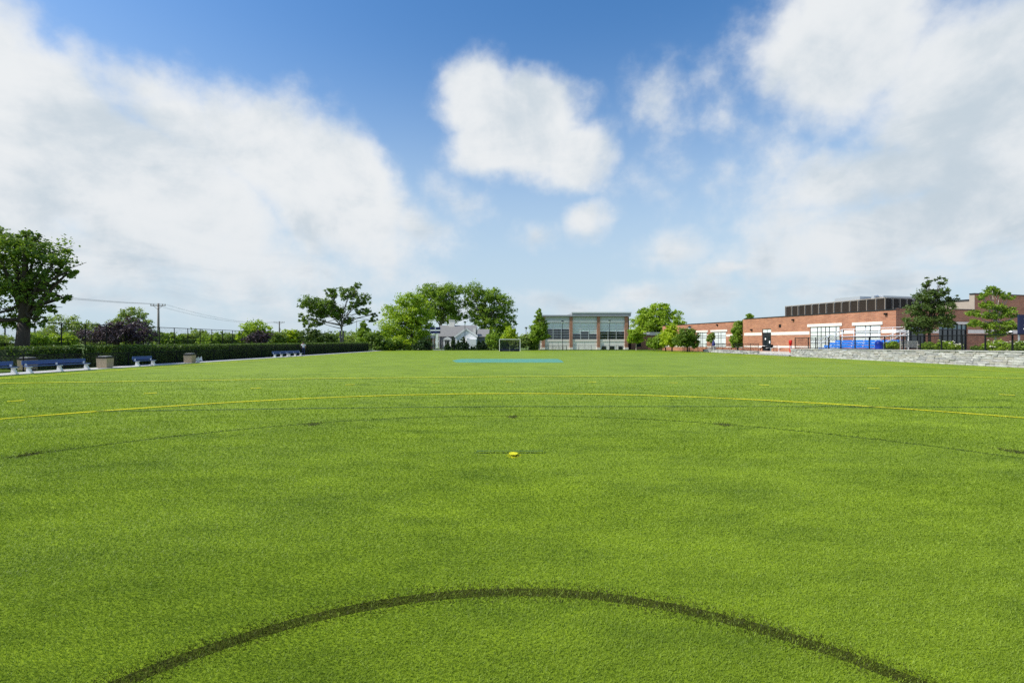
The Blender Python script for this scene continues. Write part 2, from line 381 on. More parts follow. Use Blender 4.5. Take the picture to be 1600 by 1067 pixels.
def np_mesh(name, verts, faces_n, m, var=None):
    """verts (n*faces_n,3) already ordered by face; each face faces_n corners"""
    me = bpy.data.meshes.new(name); nv = len(verts); nf = nv // faces_n
    me.vertices.add(nv); me.vertices.foreach_set('co', verts.astype(np.float32).ravel())
    me.loops.add(nv); me.loops.foreach_set('vertex_index', np.arange(nv, dtype=np.int32))
    me.polygons.add(nf); me.polygons.foreach_set('loop_start', np.arange(0, nv, faces_n, dtype=np.int32))
    try: me.polygons.foreach_set('loop_total', np.full(nf, faces_n, dtype=np.int32))
    except Exception: pass
    if var is not None:
        a = me.attributes.new('var', 'FLOAT', 'FACE'); a.data.foreach_set('value', var.astype(np.float32))
    me.update(calc_edges=True); me.materials.append(MATS[m]); return me

# ------------------------------------------------------------------ ground and field
def sheet(name, pts, z, m, kind='structure', parent=None):
    me = bpy.data.meshes.new(name); me.from_pydata([(x, y, z) for x, y in pts], [], [tuple(range(len(pts)))]); me.update()
    me.materials.append(MATS[m]); return link(name, me, parent, kind)
sheet('ground', [(-1500, -200), (1500, -200), (1500, 2500), (-1500, 2500)], -0.03, 'lawn')
sheet('field', [(-25.0, -20), (32.55, -20), (32.55, 99), (-25.0, 99)], 0.0, 'turf')
box('path', (-26.6, -24.95, 8, 98, -0.02, 0.03), 'kerb_concrete', kind='structure')

# --- inlaid lines: each a sheet of its own with its own coloured pile
def strip(pts, w):
    """quads along a polyline"""
    out = []; P = [Vector((x, y)) for x, y in pts]; L_, R_ = [], []
    for i, p in enumerate(P):
        d = (P[min(i + 1, len(P) - 1)] - P[max(i - 1, 0)]).normalized(); n = Vector((-d.y, d.x))
        L_.append(p + n * w / 2); R_.append(p - n * w / 2)
    return L_, R_
def arc(cx, cy, r, a0, a1, n=64): return [(cx + r * math.sin(R(a0 + (a1 - a0) * i / n)), cy + r * math.cos(R(a0 + (a1 - a0) * i / n))) for i in range(n + 1)]
REGIONS = []   # (object, test(x, y) -> mask, blade material)
def poly_dist(x, y, pts):
    best = np.full(x.shape, 1e9)
    for (ax, ay), (bx_, by_) in zip(pts[:-1], pts[1:]):
        vx, vy = bx_ - ax, by_ - ay; l2 = vx * vx + vy * vy + 1e-12
        t = np.clip(((x - ax) * vx + (y - ay) * vy) / l2, 0, 1)
        best = np.minimum(best, (x - ax - t * vx) ** 2 + (y - ay - t * vy) ** 2)
    return np.sqrt(best)
LZ = [0.004]; LOW = [0.0012]
def line(name, pts, w, colour):
    Ls, Rs = strip(pts, w * (.5 if colour in ('brown', 'dark_green') else .6 if colour == 'navy' else 1)); me = bpy.data.meshes.new(name); n = len(pts)
    LZ[0] += 0.0012; LOW[0] += .0003; zz = LOW[0] if colour in ('brown', 'dark_green') else LZ[0]
    me.from_pydata([(p.x, p.y, zz) for p in Ls] + [(p.x, p.y, zz) for p in Rs], [], [(n + i, n + i + 1, i + 1, i) for i in range(n - 1)])
    me.update(); me.materials.append(MATS['line_' + colour])
    o = link(name, me, None, 'structure')
    REGIONS.append((o, lambda x, y, p=pts, w=w, c=colour, sf=(.065 if colour == 'brown' else .022): rng.uniform(0, 1, x.shape) < (.70 if c == 'brown' else .86 if c in ('dark_green', 'navy') else .95) * np.clip((w * .5 + sf - poly_dist(x, y, p)) / (2 * sf), 0, 1), 'blade_' + colour)); return o
def disc(name, c, rx, ry, colour, fuzzy=.02):
    me = bpy.data.meshes.new(name); LZ[0] += 0.0012; LOW[0] += .0003; zz = LZ[0] if colour == 'yellow' else LOW[0]
    me.from_pydata([(c[0] + rx * .6 * math.cos(a) * random.uniform(.9, 1.08), c[1] + ry * .6 * math.sin(a) * random.uniform(.9, 1.08), zz) for a in [2 * math.pi * i / 28 for i in range(28)]], [], [tuple(range(28))])
    me.update(); me.materials.append(MATS['line_' + colour]); o = link(name, me, None, 'structure')
    REGIONS.append((o, lambda x, y: (((x - c[0]) / rx) ** 2 + ((y - c[1]) / ry) ** 2 < 1 + rng.normal(0, fuzzy * 4, x.shape)) & (rng.uniform(0, 1, x.shape) < (.97 if colour == 'yellow' else .7)), 'blade_' + colour)); return o
line('goal_circle_line', arc(0.03, 0.65, 2.55, -115, 115, 80), 0.20, 'brown')
line('eight_metre_arc', arc(0.0, 2.47, 8.40, -58, 60, 60), 0.11, 'dark_green')
for px, y in ((45, 710), (490, 663), (801, 651), (1132, 663.5), (1585, 705.5)): disc('arc_spot', ground(px, y), .17, .26, 'brown', .14)
line('shooting_circle_line', arc(0.15, 1.3, 14.25, -68, 68, 80), 0.13, 'yellow')
line('fan_line', [ground(px, y) for px, y in ((150, 643), (340, 640.5), (560, 637.5), (800, 635.5), (1100, 635.5), (1300, 635.5), (1580, 637))], 0.10, 'navy')
line('fan_arc_line', [ground(px, y) for px, y in ((800, 613), (1000, 614), (1100, 618), (1180, 625), (1250, 632), (1360, 638), (1500, 643), (1600, 648))], 0.08, 'dark_green')
for px, y in ((25, 627), (235, 615), (400, 607), (547, 601.5), (680, 598.5), (797, 597), (925, 597.5), (1052, 598.7), (1194, 602.5), (1365, 607.5), (1573, 618)):
    x, d = ground(px, y); t = math.atan2(x, d - 1.3); line('circle_dash', [(x - .17 * math.cos(t), d + .17 * math.sin(t)), (x + .17 * math.cos(t), d - .17 * math.sin(t))], .13, 'yellow')
line('quarter_line', [ground(px, y) for px, y in ((0, 599.8), (250, 596), (500, 592), (800, 589), (1225, 587.8), (1470, 588.5), (1600, 592))], 0.14, 'yellow')
line('left_side_line', [(-22.7, 12), (-22.75, 50), (-22.8, 93)], 0.12, 'yellow')
line('right_side_line', [(27.4, 14), (27.1, 50), (27.0, 93)], 0.12, 'yellow')
line('penalty_stroke', [(-.52, 7.22), (.46, 7.22)], .07, 'navy')
disc('penalty_spot', ground(802, 712), .11, .16, 'yellow', .02)
line('back_line', [(-22.8, 88.2), (27, 88.2)], 0.12, 'yellow')
mb = [(-5.0, 48.3), (4.45, 48.3), (4.5, 44.5), (4.2, 39.7), (-4.5, 39.7), (-5.4, 44)]
sheet('centre_block', mb, 0.005, 'line_sky_blue')

# --- the pile: fibres close to the camera, one triangle each
def pile_points():
    xs, ys = [], []
    d = 2.0
    while d < 26:
        s = max(0.0100, 0.0043 * d); w = 1.18 * d + 0.8; n = int(2 * w / s)
        rows = 1
        xs.append(np.linspace(-w, w, n) + rng.normal(0, s * .45, n)); ys.append(np.full(n, d) + rng.normal(0, s * .5, n)); d += s
    return np.concatenate(xs), np.concatenate(ys)
px_, py_ = pile_points()
px_ = np.repeat(px_, 3); py_ = np.repeat(py_, 3)
s_ = np.maximum(0.0100, 0.0043 * py_)
px_ = px_ + rng.normal(0, 1, px_.size) * s_ * .35; py_ = py_ + rng.normal(0, 1, px_.size) * s_ * .35
def pile(name, x, y, m, parent=None):
    n = x.size; s = np.maximum(0.0100, 0.0043 * y)
    # lean of the fibres changes slowly over the field, with each fibre scattered round it
    lean = 0.9 * np.sin(x * 1.3 + 1.7 * np.sin(y * .9)) + .8 * np.sin(y * 2.1 + 1.3 * np.sin(x * .7))
    az = lean + rng.normal(0, 1.5, n); til = np.abs(rng.normal(.85, .3, n))
    h = np.minimum(.013 + .0010 * y, .026) * rng.uniform(.6, 1.25, n); w = s * rng.uniform(.24, .46, n)
    tip = np.stack([x + np.cos(az) * np.sin(til) * h, y + np.sin(az) * np.sin(til) * h, np.cos(til) * h + .004], 1)
    ba = rng.uniform(0, 2 * np.pi, n); bx_, by_ = np.cos(ba) * w / 2, np.sin(ba) * w / 2
    V = np.empty((n, 3, 3)); V[:, 0] = np.stack([x - bx_, y - by_, np.full(n, .001)], 1); V[:, 1] = np.stack([x + bx_, y + by_, np.full(n, .001)], 1); V[:, 2] = tip
    me = np_mesh(name, V.reshape(-1, 3), 3, m, rng.uniform(0, 1, n))
    return link(name, me, parent, 'stuff')
keep = rng.uniform(0, 1, px_.size) < np.clip((27 - py_) / 19, 0, 1) ** 1.3
px_, py_ = px_[keep], py_[keep]
taken = np.zeros(px_.size, bool)
for o, test, bm in REGIONS[::-1]:
    mk = test(px_, py_) & ~taken
    taken |= mk
    if mk.sum() > 30: pile('coloured_pile', px_[mk], py_[mk], bm, o)
tp = pile('turf_pile', px_[~taken], py_[~taken], 'turf_blade'); tag(tp, 'bright green artificial turf pile covering the near playing field', 'turf')
print('blades', px_.size)

# ------------------------------------------------------------------ vegetation builders
def leaves(centres, radii, n_clump, n_leaf, size, seed, flat=.75, spread=.30, inner=.45):
    g = np.random.default_rng(seed); allV, allvar = [], []
    centres = np.asarray(centres, float); radii = np.asarray(radii, float)
    vol = (radii.prod(1)) ** (2 / 3.); share = vol / vol.sum()
    clumps = []
    for c, r, sh in zip(centres, radii, share):
        k = max(4, int(n_clump * sh)); v = g.normal(size=(k, 3)); v /= np.linalg.norm(v, axis=1)[:, None]
        rad = inner + (1.0 - inner) * g.uniform(0, 1, k) ** .6
        rad *= 1 + .16 * np.sin(3.1 * v[:, 0] * 2 + seed) * np.cos(v[:, 2] * 5 + c[0])
        p = c + v * r * rad[:, None]; cr = spread * (r.prod() ** (1 / 3.)) * g.uniform(.5, 1.2, k)
        clumps.append(p)
        m = k * n_leaf; pp = np.repeat(p, n_leaf, 0) + g.normal(size=(m, 3)) * np.repeat(cr, n_leaf)[:, None] * np.array([1, 1, flat]) * .6
        nrm = g.normal(size=(m, 3)) * .8 + np.array([0, 0, .7]) + np.repeat(v, n_leaf, 0) * .5; nrm /= np.linalg.norm(nrm, axis=1)[:, None]
        t = np.cross(nrm, g.normal(size=(m, 3))); t /= np.linalg.norm(t, axis=1)[:, None] + 1e-9; b = np.cross(nrm, t)
        s = size * g.uniform(.55, 1.3, m)[:, None]
        V = np.empty((m, 4, 3)); V[:, 0] = pp - t * s; V[:, 1] = pp - b * s * .55 + nrm * s * .12; V[:, 2] = pp + t * s - nrm * s * .2; V[:, 3] = pp + b * s * .55 + nrm * s * .12
        allV.append(V); allvar.append(np.clip(np.repeat(g.uniform(0, 1, k), n_leaf) * .65 + g.uniform(0, 1, m) * .35, 0, 1))
    return np.concatenate(allV).reshape(-1, 3), np.concatenate(allvar), np.concatenate(clumps)

SEED = [100]
def tree(name, label, px, d, base_y, lobes, leaf='leaf_mid', bark='bark', trunk_r=.25, fork=None, n_clump=260, n_leaf=26, size=None,
         depth=.8, stems=1, group=None, cat='tree', base_z=None, spread=.30, inner=.45, lean=0.0, limb=.45):
    """lobes: (px, y, rx, ry) read off the photograph at distance d, turned into metres round the trunk"""
    SEED[0] += 1; sd_ = SEED[0]; rr = random.Random(sd_)
    bz = gz(base_y, d) if base_z is None else base_z
    bx_ = gx(px, d); k = d / F
    root = thing(name, label, cat, (bx_, d, bz), 0, group)
    cs, rs = [], []
    for (lx, ly, rx, ry) in lobes:
        x, z = gx(lx, d) - bx_, gz(ly, d) - bz; rx, ry = rx * k, ry * k; dep = (rx + ry) / 2
        off = rr.uniform(-.5, .5) * depth * dep * 1.6
        cs.append((x, off, z)); rs.append((rx, dep, ry))
        if depth > .5:
            cs.append((x * .85, off + (1.1 if off < 0 else -1.1) * dep * rr.uniform(.7, 1.2) * depth * 1.2, z - .1 * ry)); rs.append((rx * .85, dep * .8, ry * .8))
    size = (size or max(.07, .0026 * d)) * .78; n_leaf = int(n_leaf * 1.45)
    V, var, cl = leaves(cs, rs, n_clump, n_leaf, size, sd_, spread=spread, inner=inner)
    V[:, 2] = np.maximum(V[:, 2], .02)
    link('crown', np_mesh('crown', V, 4, leaf, var), root)
    top = max(c[2] for c in cs)
    if fork is None: fork = .35 * top
    mb = MB()
    for s in range(stems):
        ox = (s - (stems - 1) / 2) * trunk_r * 1.8
        mb.tube([(ox * .5, 0, -.15), (ox * .6, 0, .15), (ox + lean * .5, rr.uniform(-.05, .05), fork * .5), (ox * 1.5 + lean, 0, fork)], [trunk_r * 1.35, trunk_r * 1.08, trunk_r * .92, trunk_r * .8], 10)
    f = Vector((lean, 0, fork))
    mid = Vector((np.mean([c[0] for c in cs]) * .6 + lean * .4, 0, fork + (top - fork) * .45))
    mb.tube([f, (f + mid) / 2 + Vector((rr.uniform(-.1, .1), 0, 0)), mid], [trunk_r * .8, trunk_r * .62, trunk_r * .4], 8)
    mb.build('trunk', bark, root, True)
    lb = MB()
    for c, r in zip(cs, rs):
        c = Vector(c); t = rr.uniform(.0, .75); st = f.lerp(mid, t) if c.z > f.z else f.lerp(mid, 0)
        m_ = st.lerp(c, .5) + Vector((0, 0, (.12 if c.z > st.z else .3) * (c - st).length * rr.uniform(-.2, .8)))
        r0 = trunk_r * limb * rr.uniform(.7, 1.1)
        lb.tube([st, m_, c], [r0, r0 * .65, r0 * .28], 6)
        for _ in range(4):
            q = c + Vector((rr.gauss(0, .5) * r[0], rr.gauss(0, .5) * r[1], rr.uniform(-.2, .8) * r[2])); lb.tube([m_.lerp(c, rr.uniform(.2, 1)), q], [r0 * .3, r0 * .08], 4, False)
    lb.build('limbs', bark, root, True)
    return root

# ------------------------------------------------------------------ fences of chain link
def link_panel(w, h, pitch, t=.005):
    mb = MB(); n = int((w + h) / pitch)
    for i in range(n + 1):
        for sgn in (1, -1):
            x0 = i * pitch - (h if sgn > 0 else 0); x1 = x0 + h if sgn > 0 else i * pitch - h
            if sgn < 0: x0 = i * pitch
            a, b_ = [x0, 0.0], [x1, h]
            # clip to 0..w
            for p, q in ((a, b_), (b_, a)):
                if p[0] < 0 and q[0] != p[0]: tt = (0 - p[0]) / (q[0] - p[0]); p[1] += (q[1] - p[1]) * tt; p[0] = 0
                elif p[0] > w and q[0] != p[0]: tt = (w - p[0]) / (q[0] - p[0]); p[1] += (q[1] - p[1]) * tt; p[0] = w
            if abs(a[0] - b_[0]) > .02 and 0 <= min(a[0], b_[0]) and max(a[0], b_[0]) <= w + 1e-6:
                mb.bar((a[0], sgn * .003, a[1]), (b_[0], sgn * .003, b_[1]), t, t, (0, 1, 0))
    return mb
def fence(name, label, pts, h, post_r, pitch=.06, wire=.005, mid=False, top_posts=0.0, z=0.0, group=None, mesh_h=None, m='black_metal'):
    """posts at pts (x, y), rails and a link panel between each pair"""
    root = thing(name, label, 'fence', (pts[0][0], pts[0][1], z), 0, group); o = Vector((pts[0][0], pts[0][1]))
    P = [Vector((x, y)) - o for x, y in pts]; cache = {}
    pm = MB().tube([(0, 0, -.2), (0, 0, h + top_posts)], post_r, 8).tube([(0, 0, h + top_posts), (0, 0, h + top_posts + .04)], post_r * 1.25, 8).mesh('post', m)
    for p in P:
        q = link('post', pm, root); q.location = (p.x, p.y, 0)
    for a, b_ in zip(P[:-1], P[1:]):
        ln = round((b_ - a).length, 2); ang = math.atan2((b_ - a).y, (b_ - a).x)
        if ln not in cache:
            r_ = MB().tube([(0, 0, 0), (ln, 0, 0)], post_r * .75, 6)
            cache[ln] = (r_.mesh('rail', m), link_panel(ln, h - .06, pitch, wire).mesh('link_panel', m))
        spots = [('rail', 0, h), ('rail', 0, .06), ('link_panel', 1, .05)] + ([('rail', 0, h * .5)] if mid else [])
        for nme, k, zz in spots:
            q = link(nme, cache[ln][k], root, 'stuff' if k else None); q.location = (a.x, a.y, zz); q.rotation_euler = (0, 0, ang)
    return root
fy = lambda X, px: abs(X) * F / abs(px - 800)
# low fence along the left touchline
fence('low_fence', 'low black chain link fence running along the path behind the benches', [(-26.75, y) for y in np.arange(17.0, 46.5, 2.45)], .92, .03, .075, .004)
fence('hedge_fence', 'black chain link fence as tall as the clipped hedge behind the far benches', [(-26.75, y) for y in np.arange(46.4, 94, 2.95)], 1.34, .03, .075, .004)
fence('court_fence', 'tall black chain link court fence rising behind the hedge', [(-49.6, y) for y in np.arange(44.9, 96, 3.0)], 3.75, .055, .17, .004, True)
fence('gate_fence', 'black chain link fence with mid rail beneath the big left tree', [(-37.5, 26), (-36.2, 30.0), (-35, 33.8), (-34, 37.5)], 1.55, .035, .075, .006, True)
fence('far_fence', 'black chain link fence across the far end of the field', [(x, 98.2) for x in np.arange(-26.6, 33.9, 2.5)], 1.05, .035, .12, .0035)

# ------------------------------------------------------------------ hedge
def hedge(name, label, x0, x1, y0, y1, h0, h1, n, size, core='hedge_core'):
    root = thing(name, label, 'hedge', ((x0 + x1) / 2, y0, 0)); cx = (x0 + x1) / 2
    hw = (x1 - x0) / 2; ln = y1 - y0
    mb = MB(); mb.box(-hw + .12, hw - .12, .1, ln - .1, 0, h0 - .12)
    for i in (6, 7): v = mb.v[i]; mb.v[i] = (v[0], v[1], h1 - .12)
    mb.build('branches', core, root)
    g = np.random.default_rng(int(y0 * 10)); u = g.uniform(0, 1, n); f = g.uniform(0, 1, n); y = u * ln; hh = h0 + (h1 - h0) * u
    per = 2 * hw + 2 * h0; s = f * per; x = np.where(s < 2 * hw, s - hw, np.where(s < 2 * hw + h0, hw, -hw)); z = np.where(s < 2 * hw, hh, np.where(s < 2 * hw + h0, (s - 2 * hw) / h0 * hh, (s - 2 * hw - h0) / h0 * hh))
    e = g.uniform(0, 1, n) < .03; y = np.where(e, 0, y); x = np.where(e, g.uniform(-hw, hw, n), x); z = np.where(e, g.uniform(0, h0, n), z)
    bump = .05 * np.sin(y * 2.3) + .04 * np.sin(y * 5.1 + 1)
    P = np.stack([x + g.normal(0, .03, n), y + g.normal(0, .05, n), z + .5 * bump * (z > .8 * h0) + g.normal(0, .025, n)], 1)
    nr = g.normal(size=(n, 3)); nr += np.stack([np.sign(x) * (np.abs(x) > hw * .98), 0 * x, (s < 2 * hw) * 1.0], 1) * 1.0; nr /= np.linalg.norm(nr, axis=1)[:, None]
    t = np.cross(nr, g.normal(size=(n, 3))); t /= np.linalg.norm(t, axis=1)[:, None]; b = np.cross(nr, t); sz = size * g.uniform(.6, 1.3, n)[:, None]
    V = np.empty((n, 4, 3)); V[:, 0] = P - t * sz; V[:, 1] = P - b * sz * .5; V[:, 2] = P + t * sz; V[:, 3] = P + b * sz * .5
    link('foliage', np_mesh('foliage', V.reshape(-1, 3), 4, 'leaf_hedge', g.uniform(0, 1, n)), root); return root
hedge('clipped_hedge', 'long dark clipped hedge behind the left touchline fence', -29.0, -27.15, 33.2, 93, 1.36, 1.62, 64000, .07)
hedge('screen_hedge', 'short dark hedge block beside the big left tree', -31.2, -29.3, 29.6, 33.6, 1.30, 1.33, 4000, .08)

# ------------------------------------------------------------------ benches and bins on the touchline
def bench(label, y0, ln, legs, group='blue team benches on the left touchline', x=-25.0):
    root = thing('team_bench', label, 'bench', (x, y0, .03), 0, group)
    # field is towards +x: seat in front, back behind
    box('backrest', (-.30, -.265, 0, ln, .44, .66), 'bench_blue', root)
    box('seat', (-.22, .06, 0, ln, .345, .385), 'bench_blue', root)
    me = MB()
    me.poly([(-.262, 0, .50), (-.215, 0, .50), (-.19, 0, .343), (.08, 0, .343), (.08, 0, .30), (-.02, 0, .30), (.10, 0, .05), (.16, 0, .05), (.16, 0, .0), (-.34, 0, .0), (-.34, 0, .05), (-.20, 0, .05), (-.16, 0, .30), (-.236, 0, .34)], (0, .075, 0))
    me = me.mesh('leg', 'white_metal')
    for k in range(legs):
        q = link('leg', me, root); q.location = (0, .12 + (ln - .32) * k / (legs - 1), 0)
    return root
bench('long blue bench with white legs cut off by the left edge', 21.4, 3.4, 3)
bench('long blue bench with three white legs beside the nearest stone bin', 25.25, 3.75, 3)
bench('short blue bench with two white legs between the stone bins', 32.6, 1.75, 2)
bench('nearer of the two long blue benches joined end to end by the hedge', 51.6, 3.3, 3)
bench('farther of the two joined blue benches, next to the person', 54.95, 3.3, 3)
tb = bench('tipped over blue bench lying on its back past the last bin', 38.9, 1.7, 2)
tb.rotation_euler = (0, R(-98), R(24)); tb.location = (-24.9, 38.9, .34)
def stone_bin(label, x, y):
    root = thing('litter_bin', label, 'bin', (x, y, .03), random.uniform(-.1, .1), 'square stone litter bins on the left touchline')
    mb = MB(); n = len(mb.v); a, b_ = .29, .31
    mb.v += [(-a, -a, .03), (a, -a, .03), (a, a, .03), (-a, a, .03), (-b_, -b_, .60), (b_, -b_, .60), (b_, b_, .60), (-b_, b_, .60)]
    mb.f += [(3, 2, 1, 0), (4, 5, 6, 7), (0, 1, 5, 4), (1, 2, 6, 5), (2, 3, 7, 6), (3, 0, 4, 7)]
    body = mb.build('body', 'aggregate', root)
    box('band', (-.27, .27, -.27, .27, .601, .66), 'bin_lid', root)
    l = MB().box(-.33, .33, -.33, .33, .66, .71); l.build('lid', 'bin_lid', root)
    MB().box(-.24, .24, -.24, .24, .711, .75).build('lid_top', 'kerb_concrete', root)
    box('foot', (-.25, .25, -.25, .25, 0, .028), 'bin_lid', root); return root
stone_bin('stone litter bin behind the two long benches at the left edge', -27.9, 28.2)
stone_bin('stone litter bin standing past the end of the long bench', -25.6, 30.8)
stone_bin('stone litter bin beside the tipped over bench', -25.4, 38.6)

# ------------------------------------------------------------------ person by the hedge
def skin_mesh(name, verts, edges, radii, m, parent, sub=2):
    me = bpy.data.meshes.new(name); me.from_pydata(verts, edges, []); me.update(); o = link(name, me, parent)
    md = o.modifiers.new('skin', 'SKIN'); md.use_smooth_shade = True
    sk = me.skin_vertices[0].data if me.skin_vertices else None
    if sk is None:
        bpy.context.view_layer.objects.active = o; bpy.ops.object.mode_set(mode='OBJECT'); sk = me.skin_vertices[0].data
    for i, r in enumerate(radii): sk[i].radius = r if isinstance(r, tuple) else (r, r)
    sk[0].use_root = True
    o.modifiers.new('sub', 'SUBSURF').levels = sub; o.modifiers['sub'].render_levels = sub
    me.materials.append(MATS[m]); return o
p = thing('person', 'person in white t-shirt and dark blue jeans walking beside the hedge', 'person', (gx(474, 62), 62, .0), R(20))
S = .985
bv = [(0, 0, .95), (0, .0, 1.12), (0, .01, 1.30), (0, .02, 1.44), (0, .03, 1.53), (0, .04, 1.62), (0, .045, 1.70),
      (-.10, 0, .90), (-.11, .10, .50), (-.11, .02, .09), (-.11, .16, .04), (.10, 0, .90), (.11, -.02, .50), (.11, -.16, .10), (.11, -.02, .04),
      (-.19, .02, 1.40), (-.25, .0, 1.13), (-.23, .12, .90), (-.22, .17, .80), (.19, .02, 1.40), (.27, .04, 1.14), (.25, .20, .98), (.23, .27, .90)]
be = [(0, 1), (1, 2), (2, 3), (3, 4), (4, 5), (5, 6), (0, 7), (7, 8), (8, 9), (9, 10), (0, 11), (11, 12), (12, 13), (13, 14), (3, 15), (15, 16), (16, 17), (17, 18), (3, 19), (19, 20), (20, 21), (21, 22)]
br_ = [(.14, .10), (.13, .09), (.15, .10), (.10, .08), .055, .085, .075, .085, .06, .045, .035, .085, .06, .045, .035, .065, .045, .035, .03, .065, .045, .035, .03]
bv = [(a * S, b * S, c * S) for a, b, c in bv]
skin_mesh('body', bv, be, br_, 'skin', p)
sh = [0, 1, 2, 3, 15, 16, 19, 20]
idx = {k: i for i, k in enumerate(sh)}
shv = [bv[k] for k in sh]; shv[5] = tuple(Vector(bv[15]).lerp(Vector(bv[16]), .75)); shv[7] = tuple(Vector(bv[19]).lerp(Vector(bv[20]), .75)); shv[0] = (0, 0, .90)
skin_mesh('shirt', shv, [(0, 1), (1, 2), (2, 3), (3, 4), (4, 5), (3, 6), (6, 7)], [(.165, .125), (.16, .12), (.175, .125), (.125, .10), .085, .068, .085, .068], 'shirt', p)
tr = [0, 7, 8, 9, 11, 12, 13]
trv = [bv[k] for k in tr]; trv[0] = (0, 0, .93)
skin_mesh('trousers', trv, [(0, 1), (1, 2), (2, 3), (0, 4), (4, 5), (5, 6)], [(.155, .115), .105, .08, .065, .105, .08, .065], 'jeans', p)
MB().lathe([(.03, 1.56), (.082, 1.58), (.10, 1.64), (.098, 1.70), (.07, 1.745), (.02, 1.76)], 12, (0, .02)).build('hair', 'hair', p, True)
for s in (-1, 1): box('shoe', (s * .11 - .045, s * .11 + .045, (-.08 if s < 0 else -.2), (.2 if s < 0 else .08), 0, .07), 'bin_lid', p)

# ------------------------------------------------------------------ utility poles and wires
def utility_pole(label, px, d, top_y, m, arm=2.4):
    h = gz(top_y, d); root = thing('utility_pole', label, 'utility pole', (gx(px, d), d, 0), 0, 'wooden utility poles beyond the hedge')
    MB().tube([(0, 0, -.5), (0, 0, h * .5), (0, 0, h)], [.27, .23, .18], 10).build('pole', m, root, True)
    box('cross_arm', (-arm / 2, arm / 2, -.18, -.06, h - .55, h - .40), 'pole_dark', root)
    for s in (-1, 1): MB().bar((0, -.17, h - 1.3), (s * arm * .3, -.13, h - .56), .05).build('brace', 'pole_dark', root)
    for x in (-.95, -.6, .6, .95):
        MB().lathe([(.04, h - .40), (.09, h - .33), (.06, h - .28), (.09, h - .22), (.04, h - .14)], 8, (x * arm / 2, -.12)).build('insulator', 'bark_pale', root)
    MB().lathe([(.12, h * .62), (.15, h * .63), (.15, h * .72), (.12, h * .73)], 10, (.28, 0)).build('transformer', 'concrete', root) if px > 400 else None
    return [Vector((gx(px, d) + x * arm / 2, d - .12, h - .15)) for x in (-.95, -.6, .6, .95)]
w1 = utility_pole('tall wooden utility pole with wide cross arm, nearer one', 247.5, 104, 474, 'pole_wood', 3.2)
w2 = utility_pole('smaller looking wooden utility pole farther away along the wires', 436.5, 190, 502, 'pole_dark', 4.2)
w0 = [Vector((gx(20, 70) - 8 + i * .8, 62, 10.2)) for i in range(4)]
for i in range(4):
    for (a, b_, sag, wd) in ((w1[i], w2[i], 1.8, 'running from the near pole to the far pole'), (w1[i], w0[i], .7, 'running left from the near pole behind the big tree')):
        pts = [a.lerp(b_, t) - Vector((0, 0, 4 * sag * t * (1 - t))) for t in [k / 14 for k in range(15)]]
        tag(MB().tube(pts, .012, 5).build('power_cable', 'wire'), ('outer ', 'inner ', 'second inner ', 'second outer ')[i] + 'dark power cable ' + wd, 'cable', 'power cables between the utility poles')
tp_ = thing('flag_pole', 'thin bare pole standing beyond the hedge right of the open tree', 'pole', (gx(557, 104), 104, 0))
MB().tube([(0, 0, 0), (0, 0, gz(500, 104))], [.07, .035], 8).build('shaft', 'pole_dark', tp_); MB().lathe([(.02, gz(500, 104)), (.07, gz(499.5, 104)), (.02, gz(499, 104))], 8).build('finial', 'alu', tp_)

# ------------------------------------------------------------------ goal, scoreboard, lamps at the far end
g_ = thing('hockey_goal', 'white framed hockey goal with dark boards at the far end', 'goal', (gx(796.5, 88), 88.3, 0))
for s in (-1, 1): box('post', (s * 1.86 - .05, s * 1.86 + .05, -.05, .05, 0, 2.14), 'white_paint', g_)
box('crossbar', (-1.91, 1.91, -.05, .05, 2.142, 2.24), 'white_paint', g_)
box('backboard', (-1.80, 1.80, 1.15, 1.18, 0, .46), 'net_navy', g_)
for s in (-1, 1): box('sideboard', (s * 1.83 - .015, s * 1.83 + .015, .06, 1.14, 0, .46), 'net_navy', g_)
nb_ = MB()
for i in range(46): nb_.bar((-1.8 + i * .08, .9, 2.1), (-1.8 + i * .08, 1.16, .46), .022)
for j in range(20): nb_.bar((-1.8, .91 + .25 * j / 20, 2.1 - j * .082), (1.8, .91 + .25 * j / 20, 2.1 - j * .082), .022)
for i in range(46): nb_.bar((-1.8 + i * .08, .05, 2.16), (-1.8 + i * .08, .9, 2.1), .02)
nb_.build('net', 'net_navy', g_)
MB().bar((0, 1.17, 0), (0, 1.14, 1.1), .05).build('stay', 'alu', g_)

sb = thing('scoreboard', 'navy scoreboard with white name strip on two posts by the house', 'scoreboard', (gx(680, 100), 100, 0))
def ax(x): return gx(650 + x / 13.33, 100) - gx(680, 100)
def az_(y): return gz(495 + y / 13.33, 100)
for x in (355, 400): MB().tube([(ax(x), .1, 0), (ax(x), .1, az_(220))], .05, 8).build('post', 'alu', sb)
box('upper_panel', (ax(295), ax(508), -.08, .08, az_(268), az_(215)), 'navy', sb)
box('name_strip', (ax(297), ax(505), -.07, .07, az_(292), az_(270)), 'white_paint', sb)
lp = box('lower_panel', (ax(300), ax(508), -.08, .08, az_(345), az_(294)), 'navy', sb)
box('divider', (ax(398), ax(408), -.1, -.081, az_(266), az_(217)), 'white_paint', sb)
for x in (320, 360, 440, 480): box('digit_window', (ax(x), ax(x + 26), -.1, -.081, az_(330), az_(308)), 'black_metal', sb)
for x in (318, 440): box('digit_window', (ax(x), ax(x + 46), -.1, -.081, az_(256), az_(228)), 'black_metal', sb)
box('base_slab', (ax(360), ax(590), -.3, .5, 0, az_(680)), 'kerb_concrete', sb)
box('sponsor_panel', (ax(418), ax(455), -.02, .02, az_(650), az_(350)), 'white_paint', sb)

